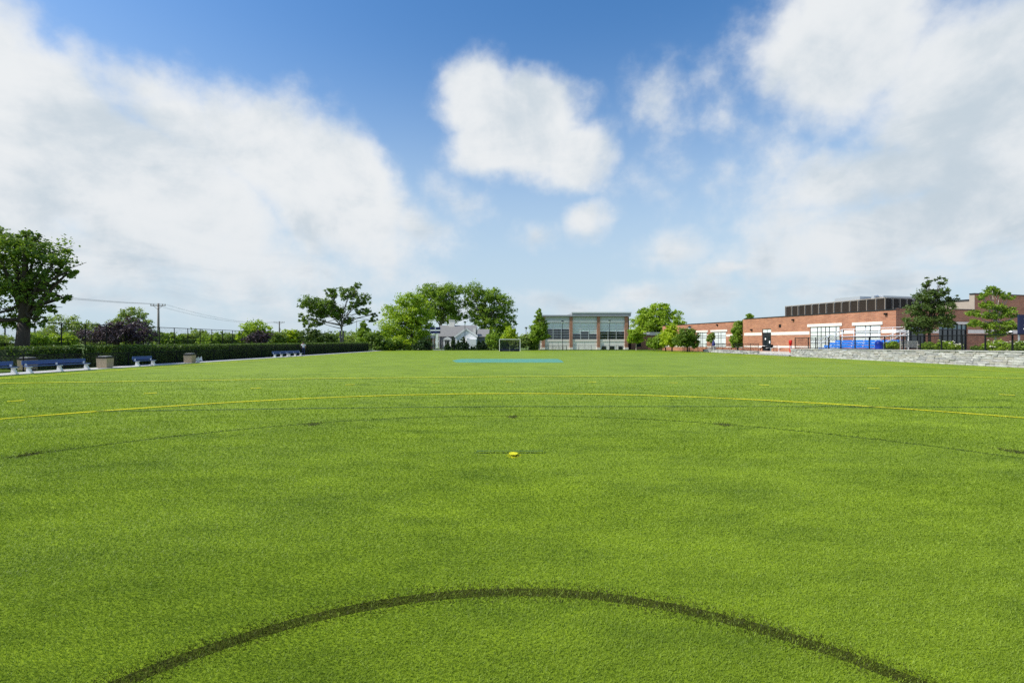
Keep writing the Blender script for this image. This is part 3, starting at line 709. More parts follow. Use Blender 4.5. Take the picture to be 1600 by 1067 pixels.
def lamp_post(label, px, d, top_y, base_z=0.0):
    h = gz(top_y, d) - base_z; root = thing('lamp_post', label, 'lamp post', (gx(px, d), d, base_z), 0, 'black lamp posts along the far end')
    MB().tube([(0, 0, 0), (0, 0, .5), (0, 0, h - .55)], [.09, .06, .05], 8).build('pole', 'black_metal', root)
    MB().lathe([(.08, h - .55), (.20, h - .48), (.22, h - .18)], 10).build('lantern', 'glass_white', root, True)
    MB().lathe([(.34, h - .179), (.30, h - .08), (.12, h)], 12).build('cap', 'black_metal', root, True); return root
lamp_post('black lamp post against the white house gable', 726.5, 104, 502)
lamp_post('black lamp post just left of the trees beside the goal', 803, 106, 503)
lamp_post('black lamp post with domed cap left of the tall gym windows', 822, 104, 511)
lamp_post('black lamp post among the maples before the long brick building', 1077.5, 86, 509.5, 0)
lamp_post('thin black lamp post standing before the gym window bay', 952.5, 106, 500)
lamp_post('black lamp post before the left gym window bay', 879, 108, 501)

# ------------------------------------------------------------------ white house
hd = 130.0
h_ = thing('white_house', 'white gabled cottage with grey shingle roof behind the far shrubs', 'house', (gx(714, hd), hd, 0))
def hx(px): return gx(px, hd) - gx(714, hd)
def hz(y): return gz(y, hd)
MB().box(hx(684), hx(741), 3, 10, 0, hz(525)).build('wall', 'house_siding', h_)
rf = MB().poly([(hx(682), 2.6, hz(525.5)), (hx(682), 6.6, hz(507)), (hx(682), 10.4, hz(525.5))], (hx(742) - hx(682), 0, 0)).build('roof', 'grey_shingle', h_)
box('chimney', (hx(697), hx(706), 6.1, 7.3, hz(512), hz(499)), 'cream', rf); box('chimney_cap', (hx(696.5), hx(706.5), 6.0, 7.4, hz(499), hz(498.2)), 'cream', rf)
gw = MB().poly([(hx(711.5), 0, 0), (hx(745), 0, 0), (hx(745), 0, hz(525)), (hx(728.5), 0, hz(515)), (hx(711.5), 0, hz(526))], (0, 6.2, 0)).build('gable_wall', 'shade_siding', h_)
for a, b_ in (((710, 527), (728.5, 513.8)), ((728.5, 513.8), (746.5, 526))):
    MB().bar((hx(a[0]), 3.2, hz(a[1]) + .12), (hx(b_[0]), 3.2, hz(b_[1]) + .12), 6.7, .2, (0, 0, 1)).build('gable_roof', 'grey_shingle', h_)
    MB().bar((hx(a[0]), -.19, hz(a[1]) + .05), (hx(b_[0]), -.19, hz(b_[1]) + .05), .06, .42, (0, 0, 1)).build('barge_board', 'white_paint', h_)
MB().box(hx(738.5), hx(742.5), 1.4, 2.4, hz(524), hz(512.5)).build('gable_chimney', 'cream', h_)
wn = box('window', (hx(729.5), hx(733), -.06, -.003, 1.0, 2.9), 'white_paint', gw); box('pane', (hx(730), hx(732.5), -.08, -.061, 1.2, 2.7), 'glass_teal', wn)
MB().box(hx(730), hx(744.6), -1.6, -.003, 0, hz(530)).build('bay', 'white_paint', h_)
pt = MB().poly([(hx(690.5), 1.6, hz(531)), (hx(704.5), 1.6, hz(531)), (hx(701), 1.6, hz(527.5)), (hx(697.5), 1.6, hz(526.2)), (hx(694), 1.6, hz(527.5))], (0, 1.39, 0)).build('porch_roof', 'white_paint', h_)
for px in (692.5, 702.5): box('porch_column', (hx(px) - .2, hx(px) + .2, 1.7, 2.05, 0, hz(531)), 'white_paint', h_)
dw = box('window', (hx(695.2), hx(700), 2.92, 2.997, .8, 2.6), 'white_paint', h_); box('pane', (hx(695.7), hx(699.5), 2.89, 2.919, .95, 2.45), 'glass_dark', dw)
box('corner_board', (hx(682.6), hx(684), 2.9, 3.2, 0, hz(526)), 'white_paint', h_)
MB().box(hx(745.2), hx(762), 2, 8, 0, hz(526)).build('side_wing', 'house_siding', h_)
MB().poly([(hx(744), 1.5, hz(526)), (hx(744.5), 5, hz(513.5)), (hx(744), 8.5, hz(526))], (hx(763) - hx(744), 0, 0)).build('wing_roof', 'grey_shingle', h_)
box('porch_step', (hx(690), hx(705), .8, 1.6, 0, .35), 'concrete', h_)
hb = thing('brick_outbuilding', 'small brick outbuilding partly hidden left of the white house', 'building', (gx(657, 126), 126, 0))
box('wall', (0, gx(676, 126) - gx(657, 126), 0, 5, 0, gz(529, 126)), 'brick', hb)
MB().poly([(-.3, -.4, gz(529, 126)), (-.3, 2.5, gz(524, 126)), (-.3, 5.4, gz(529, 126))], (3.8, 0, 0)).build('roof', 'grey_shingle', hb)
wq = box('window', (1.6, 2.4, -.05, -.003, .9, 2.0), 'white_paint', hb); box('pane', (1.7, 2.3, -.07, -.051, 1, 1.9), 'glass_dark', wq)

# ------------------------------------------------------------------ gym
gd = 112.0
gy = thing('gym_building', 'two storey gym with tall glazed bays between brick piers', 'building', (gx(846, gd), gd, 0))
def qx(cx): return gx(800 + cx / 6.667, gd) - gx(846, gd)
def qz(cy): return gz(430 + cy / 6.667, gd)
XL, XR = qx(285), qx(1205)
box('core', (XL + .05, XR + .3, .5, 12, 0, qz(440)), 'interior', gy)
box('base_wall', (XL, XR - .05, .02, .45, 0, qz(690)), 'cream', gy)
sl = box('sill_course', (XL, XR - .05, -.06, .46, qz(690), qz(667)), 'limestone', gy)
box('upper_panel', (XL, XR - .05, .05, .45, qz(496), qz(472)), 'cream', gy)
box('spandrel', (XL, XR - .05, .10, .45, qz(472), qz(432)), 'panel_green_grey', gy)
box('low_roof', (XL - .3, qx(622), -.45, 12.5, qz(432), qz(416)), 'roof_grey', gy)
hr = MB().poly([(qx(618), -.55, qz(430)), (qx(1232), -.55, qz(430)), (qx(1236), -.55, qz(390)), (qx(624), -.55, qz(390))], (0, 13, 0)).build('high_roof', 'roof_grey', gy)
box('roof_edge', (qx(618), qx(1238), -.63, -.552, qz(398), qz(386)), 'panel_green_grey', gy)
for a, b_ in ((312, 342), (600, 630), (886, 915), (1174, 1207)):
    pr = box('brick_pier', (qx(a), qx(b_), -.22, .44, qz(752), qz(433)), 'brick', gy); box('pier_base', (qx(a) - .08, qx(b_) + .08, -.28, .44, 0, qz(752)), 'limestone', pr)
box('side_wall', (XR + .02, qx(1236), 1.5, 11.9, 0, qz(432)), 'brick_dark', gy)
box('stair_glazing', (XR + .06, qx(1225), 1.42, 1.497, qz(565), qz(435)), 'glass_dark', gy)
for bi, (a, b_, cols, blind) in enumerate(((343, 599, 3, (560, 560, 558)), (631, 885, 3, (624, 588, 618)), (916, 1172, 3, (596, 606, 598)))):
    wb = box('window_bay', (qx(a), qx(b_), .30, .44, qz(666), qz(497)), 'interior', gy)
    rows = [497, 531, 560, 586, 610, 638, 666]; cw = (b_ - a) / cols
    for c in range(cols):
        x0, x1 = qx(a + cw * c) + .05, qx(a + cw * (c + 1)) - .05
        box('blind', (x0, x1, .255, .275, qz(blind[c]), qz(499)), 'blind', gy, label='pale green roller blind drawn part way down')
        for r0, r1 in zip(rows[:-1], rows[1:]):
            hidden = r1 <= blind[c] + 3
            box('pane', (x0, x1, .20, .215, qz(r1) + .03, qz(r0) - .03), 'glass_frost' if hidden else 'glass_dark', wb)
    fr = MB()
    for c in range(cols + 1): fr.box(qx(a + cw * c) - .05, qx(a + cw * c) + .05, .12, .25, qz(666), qz(497))
    for r in rows[1:-1]: 
        for c in range(cols): fr.box(qx(a + cw * c) + .051, qx(a + cw * (c + 1)) - .051, .13, .24, qz(r) - .03, qz(r) + .03)
    fr.build('mullions', 'alu', wb)
for a, b_ in ((933, 980), (1020, 1066), (1108, 1153)):
    v_ = box('basement_opening', (qx(a), qx(b_), -.02, .018, qz(777), qz(740)), 'glass_dark', gy); box('opening_frame', (qx(a) - .06, qx(b_) + .06, -.045, -.021, qz(740), qz(735)), 'alu', v_)
for x in (756, 480, 415): box('panel_joint', (qx(x), qx(x) + .06, .005, .019, .1, qz(695)), 'concrete', gy)
rl = thing('area_railing', 'grey metal railing before the left gym bay', 'railing', (gx(852, 110), 110, 0))
for i in range(7): MB().tube([(i * .8, 0, 0), (i * .8, 0, .75)], .03, 6).build('post', 'black_metal', rl)
MB().tube([(0, 0, .76), (4.8, 0, .76)], .035, 6).build('rail', 'black_metal', rl)
lk = thing('link_building', 'low dark brick link building between gym and long brick building', 'building', (gx(986, 113), 113, 0))
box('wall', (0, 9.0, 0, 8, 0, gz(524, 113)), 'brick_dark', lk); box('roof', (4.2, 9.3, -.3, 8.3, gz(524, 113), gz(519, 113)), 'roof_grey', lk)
box('roof_edge', (-.0, 4.19, -.2, 8.3, gz(524, 113), gz(522.5, 113)), 'roof_grey', lk)
for x in (1.2, 3.6, 6.2): w_ = box('window', (x, x + 1.1, -.05, -.003, .6, 1.7), 'dark_frame', lk); box('pane', (x + .08, x + 1.02, -.07, -.051, .68, 1.62), 'glass_dark', w_)

# ------------------------------------------------------------------ long brick building on the right
RB = R(15.5)
bb = thing('brick_building', 'long single storey red brick building with white stone bands', 'building', (40, 51, 0), RB)
ROOF = 5.02
def pieces(mb, axis, pos, th, u0, u1, z0, z1, holes):
    """wall on the plane axis=pos built round rectangular holes (ua, ub, za, zb)"""
    us = sorted({u0, u1, *[h[0] for h in holes], *[h[1] for h in holes]}); us = [u for u in us if u0 <= u <= u1]
    for a, b_ in zip(us[:-1], us[1:]):
        hs_ = sorted([h for h in holes if h[0] < (a + b_) / 2 < h[1]], key=lambda h: h[2]); z = z0
        for h in hs_ + [(0, 0, z1, z1)]:
            if h[2] > z + 1e-4:
                if axis == 'x': mb.box(pos, pos + th, a, b_, z, h[2])
                else: mb.box(a, b_, pos, pos + th, z, h[2])
            z = max(z, h[3])
    return mb
H1 = [(16.75, 18.35, .45, 3.50), (6.44, 10.46, .75, 3.55), (1.61, 4.53, 1.5, 3.52), (15.0, 15.42, 3.62, 4.05)]
pieces(MB(), 'x', 0, .35, 0, 21.8, 0, ROOF, H1).build('west_wall', 'brick', bb)
H2 = [(1.34, 4.25, .95, 3.50), (6.12, 10.4, .75, 3.60)]
pieces(MB(), 'y', 0, .35, .36, 11.5, 0, ROOF + .15, H2).build('south_wall', 'brick', bb)
H3 = [(36.9, 39.7, .8, 3.46), (31.9, 35.4, .8, 3.46)]
pieces(MB(), 'x', 5.0, .35, 21.8, 51, 0, ROOF, H3).build('north_wing_wall', 'brick', bb)
box('return_wall', (.01, 5.0, 21.801, 22.1, 0, ROOF), 'brick', bb)
box('roof_slab', (.36, 14, .36, 21.79, 4.3, ROOF - .1), 'roof_grey', bb); box('wing_roof_slab', (5.36, 16, 22.11, 51, 4.3, ROOF - .1), 'roof_grey', bb)
def coping(n, b): return box(n, b, 'dark_frame', bb)
coping('coping', (-.06, .42, -.06, 21.86, ROOF + .002, ROOF + .11)); coping('coping', (4.94, 5.42, 21.88, 51.1, ROOF + .002, ROOF + .11)); coping('coping', (.43, 11.5, -.06, .42, ROOF + .152, ROOF + .26))
# white stone bands between the openings
def band(x, y0, y1, z0, z1): return box('stone_band', (x - .035, x - .002, y0, y1, z0, z1), 'limestone', bb)
for a, b_ in ((0, 1.5), (4.6, 6.35), (10.55, 16.7), (18.4, 21.8)): band(0, a, b_, 2.62, 3.02)
for a, b_ in ((18.4, 21.8), (10.55, 16.7)): band(0, a, b_, .93, 1.17)
for a, b_ in ((21.9, 31.8), (35.5, 36.8), (39.8, 51)): band(5.0, a, b_, 2.62, 3.02); band(5.0, a, b_, .75, .98)
for a, b_ in ((-.03, 1.3), (4.3, 6.05), (10.45, 11.49)): box('stone_band', (a, b_, -.037, -.002, 2.62, 3.02), 'limestone', bb)
for x, a, b_, z in ((0, 6.1, 10.83, 3.56), (0, 1.36, 4.83, 3.53), (5, 36.5, 40.1, 3.47), (5, 31.5, 35.8, 3.47)): box('lintel', (x - .09, x - .002, a, b_, z, z + .34), 'limestone', bb)
box('lintel', (6.0, 10.5, -.09, -.002, 3.61, 3.86), 'limestone', bb)
def glazing(x, y0, y1, z0, z1, cols, rows, m, row_m=None):
    w = box('window', (x + .20, x + .26, y0 + .02, y1 - .02, z0, z1), 'interior', bb); fr = MB()
    ys = [y0 + (y1 - y0) * c for c in cols]; zs = [z0 + (z1 - z0) * c for c in rows]
    for y in ys: fr.box(x + .015, x + .12, max(y - .035, y0), min(y + .035, y1), z0, z1)
    for i, (a, b_) in enumerate(zip(ys[:-1], ys[1:])):
        for z in zs[1:-1]: fr.box(x + .02, x + .11, a + .036, b_ - .036, z - .025, z + .025)
        for j, (c, d_) in enumerate(zip(zs[:-1], zs[1:])):
            box('pane', (x + .05, x + .07, a + .035, b_ - .035, c + .025, d_ - .025), (row_m[j] if row_m else m), w)
    fr.build('mullions', 'dark_frame', w); return w
glazing(0, 6.44, 10.46, .75, 3.55, (0, .12, .34, .47, .62, .75, 1), (0, .28, .44, .60, .76, 1), 'glass_white', ['glass_frost', 'glass_white', 'glass_frost', 'glass_frost', 'glass_white'])
glazing(0, 1.61, 4.53, 1.5, 3.52, (0, .40, .58, 1), (0, .35, .58, .68, 1), 'glass_white', ['glass_frost', 'glass_white', 'glass_frost', 'glass_white'])
glazing(5, 36.9, 39.7, .8, 3.46, (0, .42, .60, 1), (0, .20, .62, .75, 1), 'glass_white'); glazing(5, 31.9, 35.4, .8, 3.46, (0, .36, .56, 1), (0, .22, .62, .75, 1), 'glass_white')
dr = box('door', (.12, .2, 16.8, 18.3, .45, 2.92), 'dark_frame', bb)
box('transom_pane', (.10, .14, 16.82, 17.5, 3.0, 3.42), 'glass_white', dr); box('transom_pane', (.10, .14, 17.58, 18.28, 3.0, 3.42), 'glass_white', dr)
box('door_head', (.06, .22, 16.76, 18.34, 2.921, 2.99), 'dark_frame', dr); box('door_head', (.06, .22, 16.76, 18.34, 3.43, 3.499), 'dark_frame', dr)
for a in (16.92, 17.66): box('door_glass', (.10, .119, a, a + .5, 1.1, 2.5), 'glass_dark', dr)
box('notice', (.085, .099, 17.0, 17.2, 1.5, 1.85), 'paper', dr); box('notice', (.085, .099, 17.75, 17.95, 2.0, 2.25), 'paper', dr)
box('vent', (.05, .2, 15.0, 15.42, 3.62, 4.05), 'black_metal', bb)
for y, z in ((20.3, 3.35), (13.0, 4.45), (1.0, 4.55), (6.0, 2.85)):
    MB().box(-.22, -.003, y - .14, y + .14, z, z + .2).build('wall_light', 'black_metal', bb)
for y, z in ((34.0, 4.55), (30.3, 3.25)): MB().box(4.78, 4.997, y - .15, y + .15, z, z + .22).build('wall_light', 'black_metal', bb)
# shaded storefront glazing on the south side
def shop(x0, x1, z0, z1, cols, tz):
    w = box('window', (x0 + .02, x1 - .02, .24, .30, z0, z1), 'interior', bb); fr = MB()
    xs = [x0 + (x1 - x0) * c for c in cols]
    for x in xs: fr.box(max(x - .05, x0), min(x + .05, x1), .08, .23, z0, z1)
    for a, b_ in zip(xs[:-1], xs[1:]):
        fr.box(a + .051, b_ - .051, .09, .22, tz - .05, tz + .05)
        box('pane', (a + .05, b_ - .05, .14, .16, tz + .05, z1 - .03), 'glass_teal', w); box('pane', (a + .05, b_ - .05, .14, .16, z0 + .05, tz - .05), 'glass_dark', w)
    fr.build('mullions', 'dark_frame', w)
shop(1.34, 4.25, .95, 3.5, (0, .33, .66, 1), 2.95); shop(6.12, 10.4, .75, 3.6, (0, .18, .36, .52, .68, .84, 1), 3.02)
# taller block at the right
tall = 6.95
box('tall_block_base', (11.501, 30, 0, .35, 0, ROOF + .26), 'brick', bb); box('tall_block', (11.551, 30, 0, .35, ROOF + .26, tall), 'brick', bb); box('tall_block_side', (11.50, 11.55, 0.0, .5, ROOF + .262, tall), 'beige_panel', bb)
box('clad_side', (11.55, 11.9, .501, 6, ROOF - .05, 6.32), 'beige_panel', bb); box('coping', (11.4, 30, -.07, .45, tall + .002, tall + .12), 'dark_frame', bb); box('clad_coping', (11.42, 12, .502, 6, 6.322, 6.43), 'dark_frame', bb)
box('stone_band', (11.495, 30, -.037, -.002, 2.62, 3.02), 'limestone', bb)
# louvred plant screen on the roof
sc_ = thing('roof_screen', 'dark louvred plant screen on the roof of the brick building', 'screen', (40, 51, 0), RB)
n_b = 13; y0, y1 = 3.0, 16.8; bw = (y1 - y0) / n_b; zt = 6.58; zb = ROOF - .1
pm = MB().box(-.09, .03, -.024, .024, zb, zt).mesh('screen_post', 'louver_post')
lv = MB()
for k in range(15):
    z = zb + .06 + k * (zt - zb - .1) / 15; lv.bar((0, .05, z), (0, bw - .05, z), .07, .055, (-.5, 0, .7))
lv.box(.06, .075, .05, bw - .05, zb, zt - .02)
lv = lv.mesh('louvre_panel', 'louver')
for i in range(n_b + 1):
    q = link('screen_post', pm, sc_); q.location = (2.5, y0 + bw * i, 0)
    if i < n_b: q = link('louvre_panel', lv, sc_, 'stuff'); q.location = (2.5, y0 + bw * i, 0)
for i in range(7):
    q = link('screen_post', pm, sc_); q.location = (2.5 + (i + 1) * bw, y0, 0); q.rotation_euler = (0, 0, R(90))
    q = link('louvre_panel', lv, sc_, 'stuff'); q.location = (2.5 + (i + 1) * bw, y0, 0); q.rotation_euler = (0, 0, R(90))
box('cap_rail', (2.40, 2.56, y0 - .02, y1, zt, zt + .07), 'louver_post', sc_); box('cap_rail', (2.57, 2.5 + 7 * bw, y0 - .08, y0 + .06, zt, zt + .07), 'louver_post', sc_)
du = thing('roof_duct', 'pale grey metal ducts showing above the louvred roof screen', 'duct', (40, 51, 0), RB)
box('duct', (5.5, 10, 5.5, 7.0, 5.0, 7.15), 'alu', du); box('duct', (4.5, 8, 7.6, 11, 5.0, 7.25), 'alu', du); MB().tube([(4.6, 6.0, 5.0), (4.6, 6.0, 7.1), (5.4, 6.2, 7.1)], .2, 10).build('pipe', 'alu', du)

# ------------------------------------------------------------------ terrace, stone wall and steps
WX, Y_END = 32.6, 57.3
box('terrace', (WX + .45, 75, 8, Y_END, -.02, .78), 'paving', kind='structure')
box('patio', (WX + .75, 75, Y_END + .005, 84, -.02, .42), 'paving', kind='structure')
rw = thing('retaining_wall', 'long grey coursed stone retaining wall below the terrace', 'wall', (WX, 0, 0))
box('backing', (.10, .44, 8.5, Y_END - .05, 0, .78), 'concrete', rw)
def top_z(y): return .84 + (57 - y) / 26 * .16
stones = []
bank = []
for k in range(26):      # a bank of rough stones with shared meshes, unit size
    mb = MB().box(0, 1, 0, 1, 0, 1)
    mb.v = [(x + random.uniform(-.12, .12) if x < .5 else x, y + random.uniform(-.03, .03), z + random.uniform(-.08, .08)) for x, y, z in mb.v]
    bank.append(mb.mesh('stone', 'stone%d' % (k % 5)))
rows = 6
yy0 = 30.0
zrow = [0, .15, .30, .43, .58, .71, .86]
for r in range(rows):
    y = yy0 - random.uniform(0, .4)
    while y < Y_END - .1:
        ln = random.uniform(.32, .85) * (1 if random.random() < .8 else .5); ln = min(ln, Y_END - y)
        zk = top_z(y) / .86
        o = link('stone', random.choice(bank), rw); o.location = (random.uniform(-.035, .02), y, zrow[r] * zk + .004); o.scale = (.16, ln - .012, (zrow[r + 1] - zrow[r]) * zk - .012); y += ln
        stones.append(o)
print('stones', len(stones))
y = 29.6
while y < Y_END:
    ln = random.uniform(1.0, 1.6); ln = min(ln, Y_END - y + .02); o = box('capstone', (-.06, .48, 0, ln - .01, 0, .075), 'stone%d' % random.choice((0, 1, 4)), rw); o.location = (0, y, top_z(y) + .005); y += ln
fp = [(WX + .25, fy(WX, px)) for px in (1239, 1259.5, 1271, 1291, 1310, 1332, 1354, 1378, 1407, 1433, 1466, 1498, 1534, 1576)] + [(WX + .25, 30.2), (WX + .25, 28.3), (WX + .25, 26.4)]
fence('terrace_fence', 'black chain link fence on top of the stone retaining wall', fp, 1.20, .05, .09, .005, z=.95)
lw = thing('low_wall', 'low grey stone wall along the patio edge', 'wall', (WX + .5, 66, 0))
yy = 0
while yy < 18:
    ln = random.uniform(.6, 1.3)
    for z0_, z1_ in ((0, .21), (.212, .40)):
        o = link('stone', random.choice(bank), lw); o.location = (0, yy, z0_); o.scale = (.4, ln - .015, z1_ - z0_)
    box('capstone', (-.05, .45, yy, yy + ln - .01, .405, .46), 'stone1', lw); yy += ln
fence('patio_fence', 'black open fence along the low stone wall of the patio', [(WX + .75, y) for y in np.arange(66.2, 84.5, 2.25)], 1.0, .03, .10, .005, z=.46)
fence('corner_fence', 'black fence running from the patio to the far corner of the field', [(33.0, y) for y in np.arange(84.6, 98.5, 2.3)], 1.05, .035, .12, .0035)
st = thing('stone_steps', 'stone steps with dark risers beside the end of the retaining wall', 'steps', (WX + .2, 58, 0))
for k in range(3): box('step', (k * .34, 2.4, 0, 7.4, k * .145, k * .145 + .138), ('stone2', 'stone1', 'concrete')[k], st)
hrl = thing('step_handrail', 'thin white handrail on the stone steps', 'handrail', (WX + .2, 62.0, 0))
MB().tube([(0, 0, .14), (0, 0, .9), (1.0, 0, 1.25), (1.0, 0, .43)], .03, 6).build('rail', 'white_metal', hrl)
rs_ = thing('ramp_wall', 'sloping grey ramp wall at the far end of the patio', 'wall', (gx(1101, 82.5), 82.5, 0))
MB().poly([(0, 0, 0), (1.9, 0, 0), (1.9, 0, .95), (1.5, 0, .95), (0, 0, .3)], (0, .3, 0)).build('body', 'stone1', rs_)

# ------------------------------------------------------------------ bleachers and terrace furniture
bl = thing('bleachers', 'blue plank bleachers with silver guard rails on the terrace', 'bleachers', (0, 0, .78))
BX, BY0, BY1 = 33.6, fy(33.6, 1374), fy(33.6, 1279)
for r in range(4):
    x = BX + r * .62; z = .22 + r * .27
    y1r = BY1 - (1.9 - r * .5 if r < 0 else 0)
    box('seat_plank', (x, x + .27, BY0, y1r, z + .02, z + .06), 'bleacher_blue', bl)
    box('riser_board', (x - .03, x - .003, BY0, y1r, z - .16, z + .012), 'bleacher_blue', bl)
    box('foot_plank', (x + .30, x + .58, BY0, y1r, z - .0, z + .04), 'alu', bl)
    for k in range(5):
        yk = BY0 + .4 + (y1r - BY0 - .8) * (k + .5 * (r % 2)) / 5; box('white_mark', (x - .045, x - .031, yk, yk + .16, z - .03, z + .03), 'white_metal', bl)  # small white marks added along each riser board
for k in range(5):
    y = BY0 + .3 + (BY1 - BY0 - .6) * k / 4; fr = MB(); fr.bar((BX - .05, y, .03), (BX + 2.6, y, .03), .06); fr.bar((BX, y, .05), (BX + 2.5, y, 1.0), .05); fr.bar((BX + 2.5, y, .05), (BX + 2.5, y, 1.0), .05); fr.build('frame', 'alu', bl)
def guard(y, flip=1):
    g = MB()
    for dz in (.55, 1.0): g.tube([(BX + .1, y, dz + .15), (BX + 2.6, y, dz + 1.25)], .03, 6)
    for t in (0, .35, .7, 1): g.tube([(BX + .1 + 2.5 * t, y, .1), (BX + .1 + 2.5 * t, y, 1.15 + 1.1 * t)], .028, 6)
    g.build('guard_rail', 'white_metal', bl)
guard(BY0 - .08); guard(BY1 + .08)
g = MB()
for dz in (1.5, 1.9, 2.28): g.tube([(BX + 2.62, BY0 - .08, dz), (BX + 2.62, BY1 + .08, dz)], .028, 6)
for k in range(6): yy = BY0 + (BY1 - BY0) * k / 5; g.tube([(BX + 2.62, yy, .1), (BX + 2.62, yy, 2.28)], .028, 6)
g.build('back_rail', 'white_metal', bl)

wb_ = thing('waste_barrel', 'round blue plastic barrel at the near end of the bleachers', 'barrel', (gx(1373.5, 44.6), 44.6, .78))
MB().lathe([(.26, 0), (.30, .04), (.31, .35), (.30, .38), (.31, .70), (.32, .72), (.32, .76)], 18).build('body', 'bin_blue', wb_, True); MB().lathe([(.33, .762), (.33, .82), (.22, .95), (.1, 1.0)], 18).build('lid', 'bin_blue', wb_, True)
wc = thing('utility_cabinet', 'small tan utility cabinet beside the blue barrel', 'cabinet', (gx(1388, 46.5), 46.5, .78)); box('body', (-.24, .24, -.2, .2, 0, .85), 'beige_panel', wc); box('lid', (-.27, .27, -.23, .23, .852, .89), 'cream', wc); box('door', (-.2, .2, -.215, -.203, .08, .8), 'beige_panel', wc)
rr_ = thing('red_bin', 'small red bin on a post at the corner of the stone wall', 'bin', (gx(1236, 58.5), 58.6, .42)); MB().lathe([(.14, .95), (.19, 1.0), (.19, 1.42), (.15, 1.5)], 14).build('drum', 'red', rr_, True); MB().tube([(0, 0, 0), (0, 0, .95)], .12, 10).build('post', 'red', rr_); box('notice', (-.16, .10, -.135, -.122, .55, .80), 'paper', rr_)
def picnic(label, x, y, rz):
    t = thing('picnic_table', label, 'table', (x, y, .42), rz, 'white picnic tables on the patio')
    MB().box(-.8, .8, -.4, .4, .70, .75).build('top', 'white_paint', t)
    for s in (-1, 1):
        box('bench_seat', (-.8, .8, s * .72 - .14, s * .72 + .14, .42, .46), 'white_paint', t)
        l = MB(); l.bar((s * .55, -.8, .02), (s * .55, -.18, .70), .06); l.bar((s * .55, .8, .02), (s * .55, .18, .70), .06); l.bar((s * .55, -.86, .40), (s * .55, .86, .40), .05); l.build('leg_frame', 'black_metal', t)
    return t
picnic('white picnic table nearest the patio steps', gx(1222, 66), 66.5, R(10)); picnic('white picnic table before the black double door', gx(1199, 68.5), 68.5, R(15)); picnic('white picnic table near the vine covered corner', gx(1172, 72), 72, R(20)); picnic('white picnic table farthest along the patio', gx(1152, 77), 77, R(15))
um = thing('closed_umbrella', 'folded blue patio umbrella standing over the white tables', 'umbrella', (gx(1215, 66.5), 67.6, .42)); MB().tube([(0, 0, 0), (0, 0, 1.75)], .025, 6).build('pole', 'white_metal', um); MB().lathe([(.10, .72), (.24, .78), (.22, 1.1), (.13, 1.4), (.04, 1.7)], 9).build('canopy', 'bin_blue', um)
um = thing('closed_umbrella', 'folded navy patio umbrella at the far end of the patio by the wing windows', 'umbrella', (gx(1115, 80), 80, .42)); MB().tube([(0, 0, 0), (0, 0, 1.7)], .025, 6).build('pole', 'white_metal', um); MB().lathe([(.10, .62), (.26, .70), (.24, 1.1), (.14, 1.4), (.04, 1.65)], 9).build('canopy', 'navy', um)
ch = None
def chair(label, x, y, rz):
    t = thing('patio_chair', label, 'chair', (x, y, .42), rz, 'black patio chairs by the tables'); box('seat', (-.22, .22, -.22, .22, .42, .45), 'black_metal', t)
    MB().bar((0, .22, .48), (0, .30, .92), .42, .03, (0, 1, 0)).build('backrest', 'black_metal', t)
    for i in (-1, 1):
        for j in (-1, 1): MB().tube([(i * .2, j * .2, 0), (i * .19, j * .19, .42)], .016, 6).build('leg', 'black_metal', t)
chair('black patio chair left of the blue umbrella', gx(1209, 65.8), 65.8, .4); chair('black patio chair right of the blue umbrella', gx(1227, 65.3), 65.3, 2.0)
gb = thing('garden_bench', 'pale wooden garden bench with slatted back behind the stone wall', 'bench', (gx(1426, 41.6), 41.6, .80), R(12)); 
for i in range(14): box('back_slat', (-.78 + i * .113, -.72 + i * .113, .30, .325, .46, .88), 'teak', gb)
box('top_rail', (-.85, .85, .285, .34, .885, .96), 'teak', gb)
for j in range(4): box('seat_slat', (-.85, .85, -.25 + j * .13, -.14 + j * .13, .42, .455), 'teak', gb)
for s in (-1, 1):
    for y in (-.27, .31): box('leg', (s * .88 - .035, s * .88 + .035, y - .035, y + .035, 0, .62 if y < 0 else .96), 'teak', gb)
    box('armrest', (s * .88 - .05, s * .88 + .05, -.33, .27, .621, .66), 'teak', gb)
sbr = thing('side_scoreboard', 'navy scoreboard with white lettering bars cut off by the right edge', 'scoreboard', (gx(1620, 33.8), 33.8, .80), R(-6))
box('panel', (-1.15, 1.3, -.08, .08, 1.35, 2.75), 'board_navy', sbr); MB().poly([(-.55, -.05, 2.752), (1.3, -.05, 2.752), (1.3, -.05, 3.05), (-.2, -.05, 3.05), (-.5, -.05, 2.9)], (0, .1, 0)).build('crest_board', 'navy', sbr)
for x in (-1.0, 1.2): MB().tube([(x, .14, 0), (x, .14, 2.7)], .055, 8).build('post', 'alu', sbr)
for x0_, x1_, z in ((-.85, -.62, 2.42), (-.4, .25, 2.42), (-.85, -.45, 1.98), (-.2, .4, 1.98), (-.9, -.55, 1.72), (-.4, .3, 1.45)): box('lettering_bar', (x0_, x1_, -.095, -.081, z, z + .09), 'white_paint', sbr)
bo = thing('path_light', 'small white bollard light in the flower bed right of the storefront', 'bollard', (gx(1520.5, 36.5), 36.5, .80)); MB().tube([(0, 0, 0), (0, 0, .25)], .03, 8).build('post', 'white_metal', bo); MB().lathe([(.05, .25), (.05, .32), (.02, .34)], 8).build('head', 'white_paint', bo)
fd = thing('lantern', 'small white hooded lantern on a fence post by the right tree', 'lantern', (gx(1580.5, 31.9), 31.95, 2.22)); MB().lathe([(.08, 0), (.13, .03), (.12, .08)], 10).build('base', 'black_metal', fd); MB().lathe([(.10, .081), (.07, .13), (.02, .18)], 10).build('hood', 'white_paint', fd)

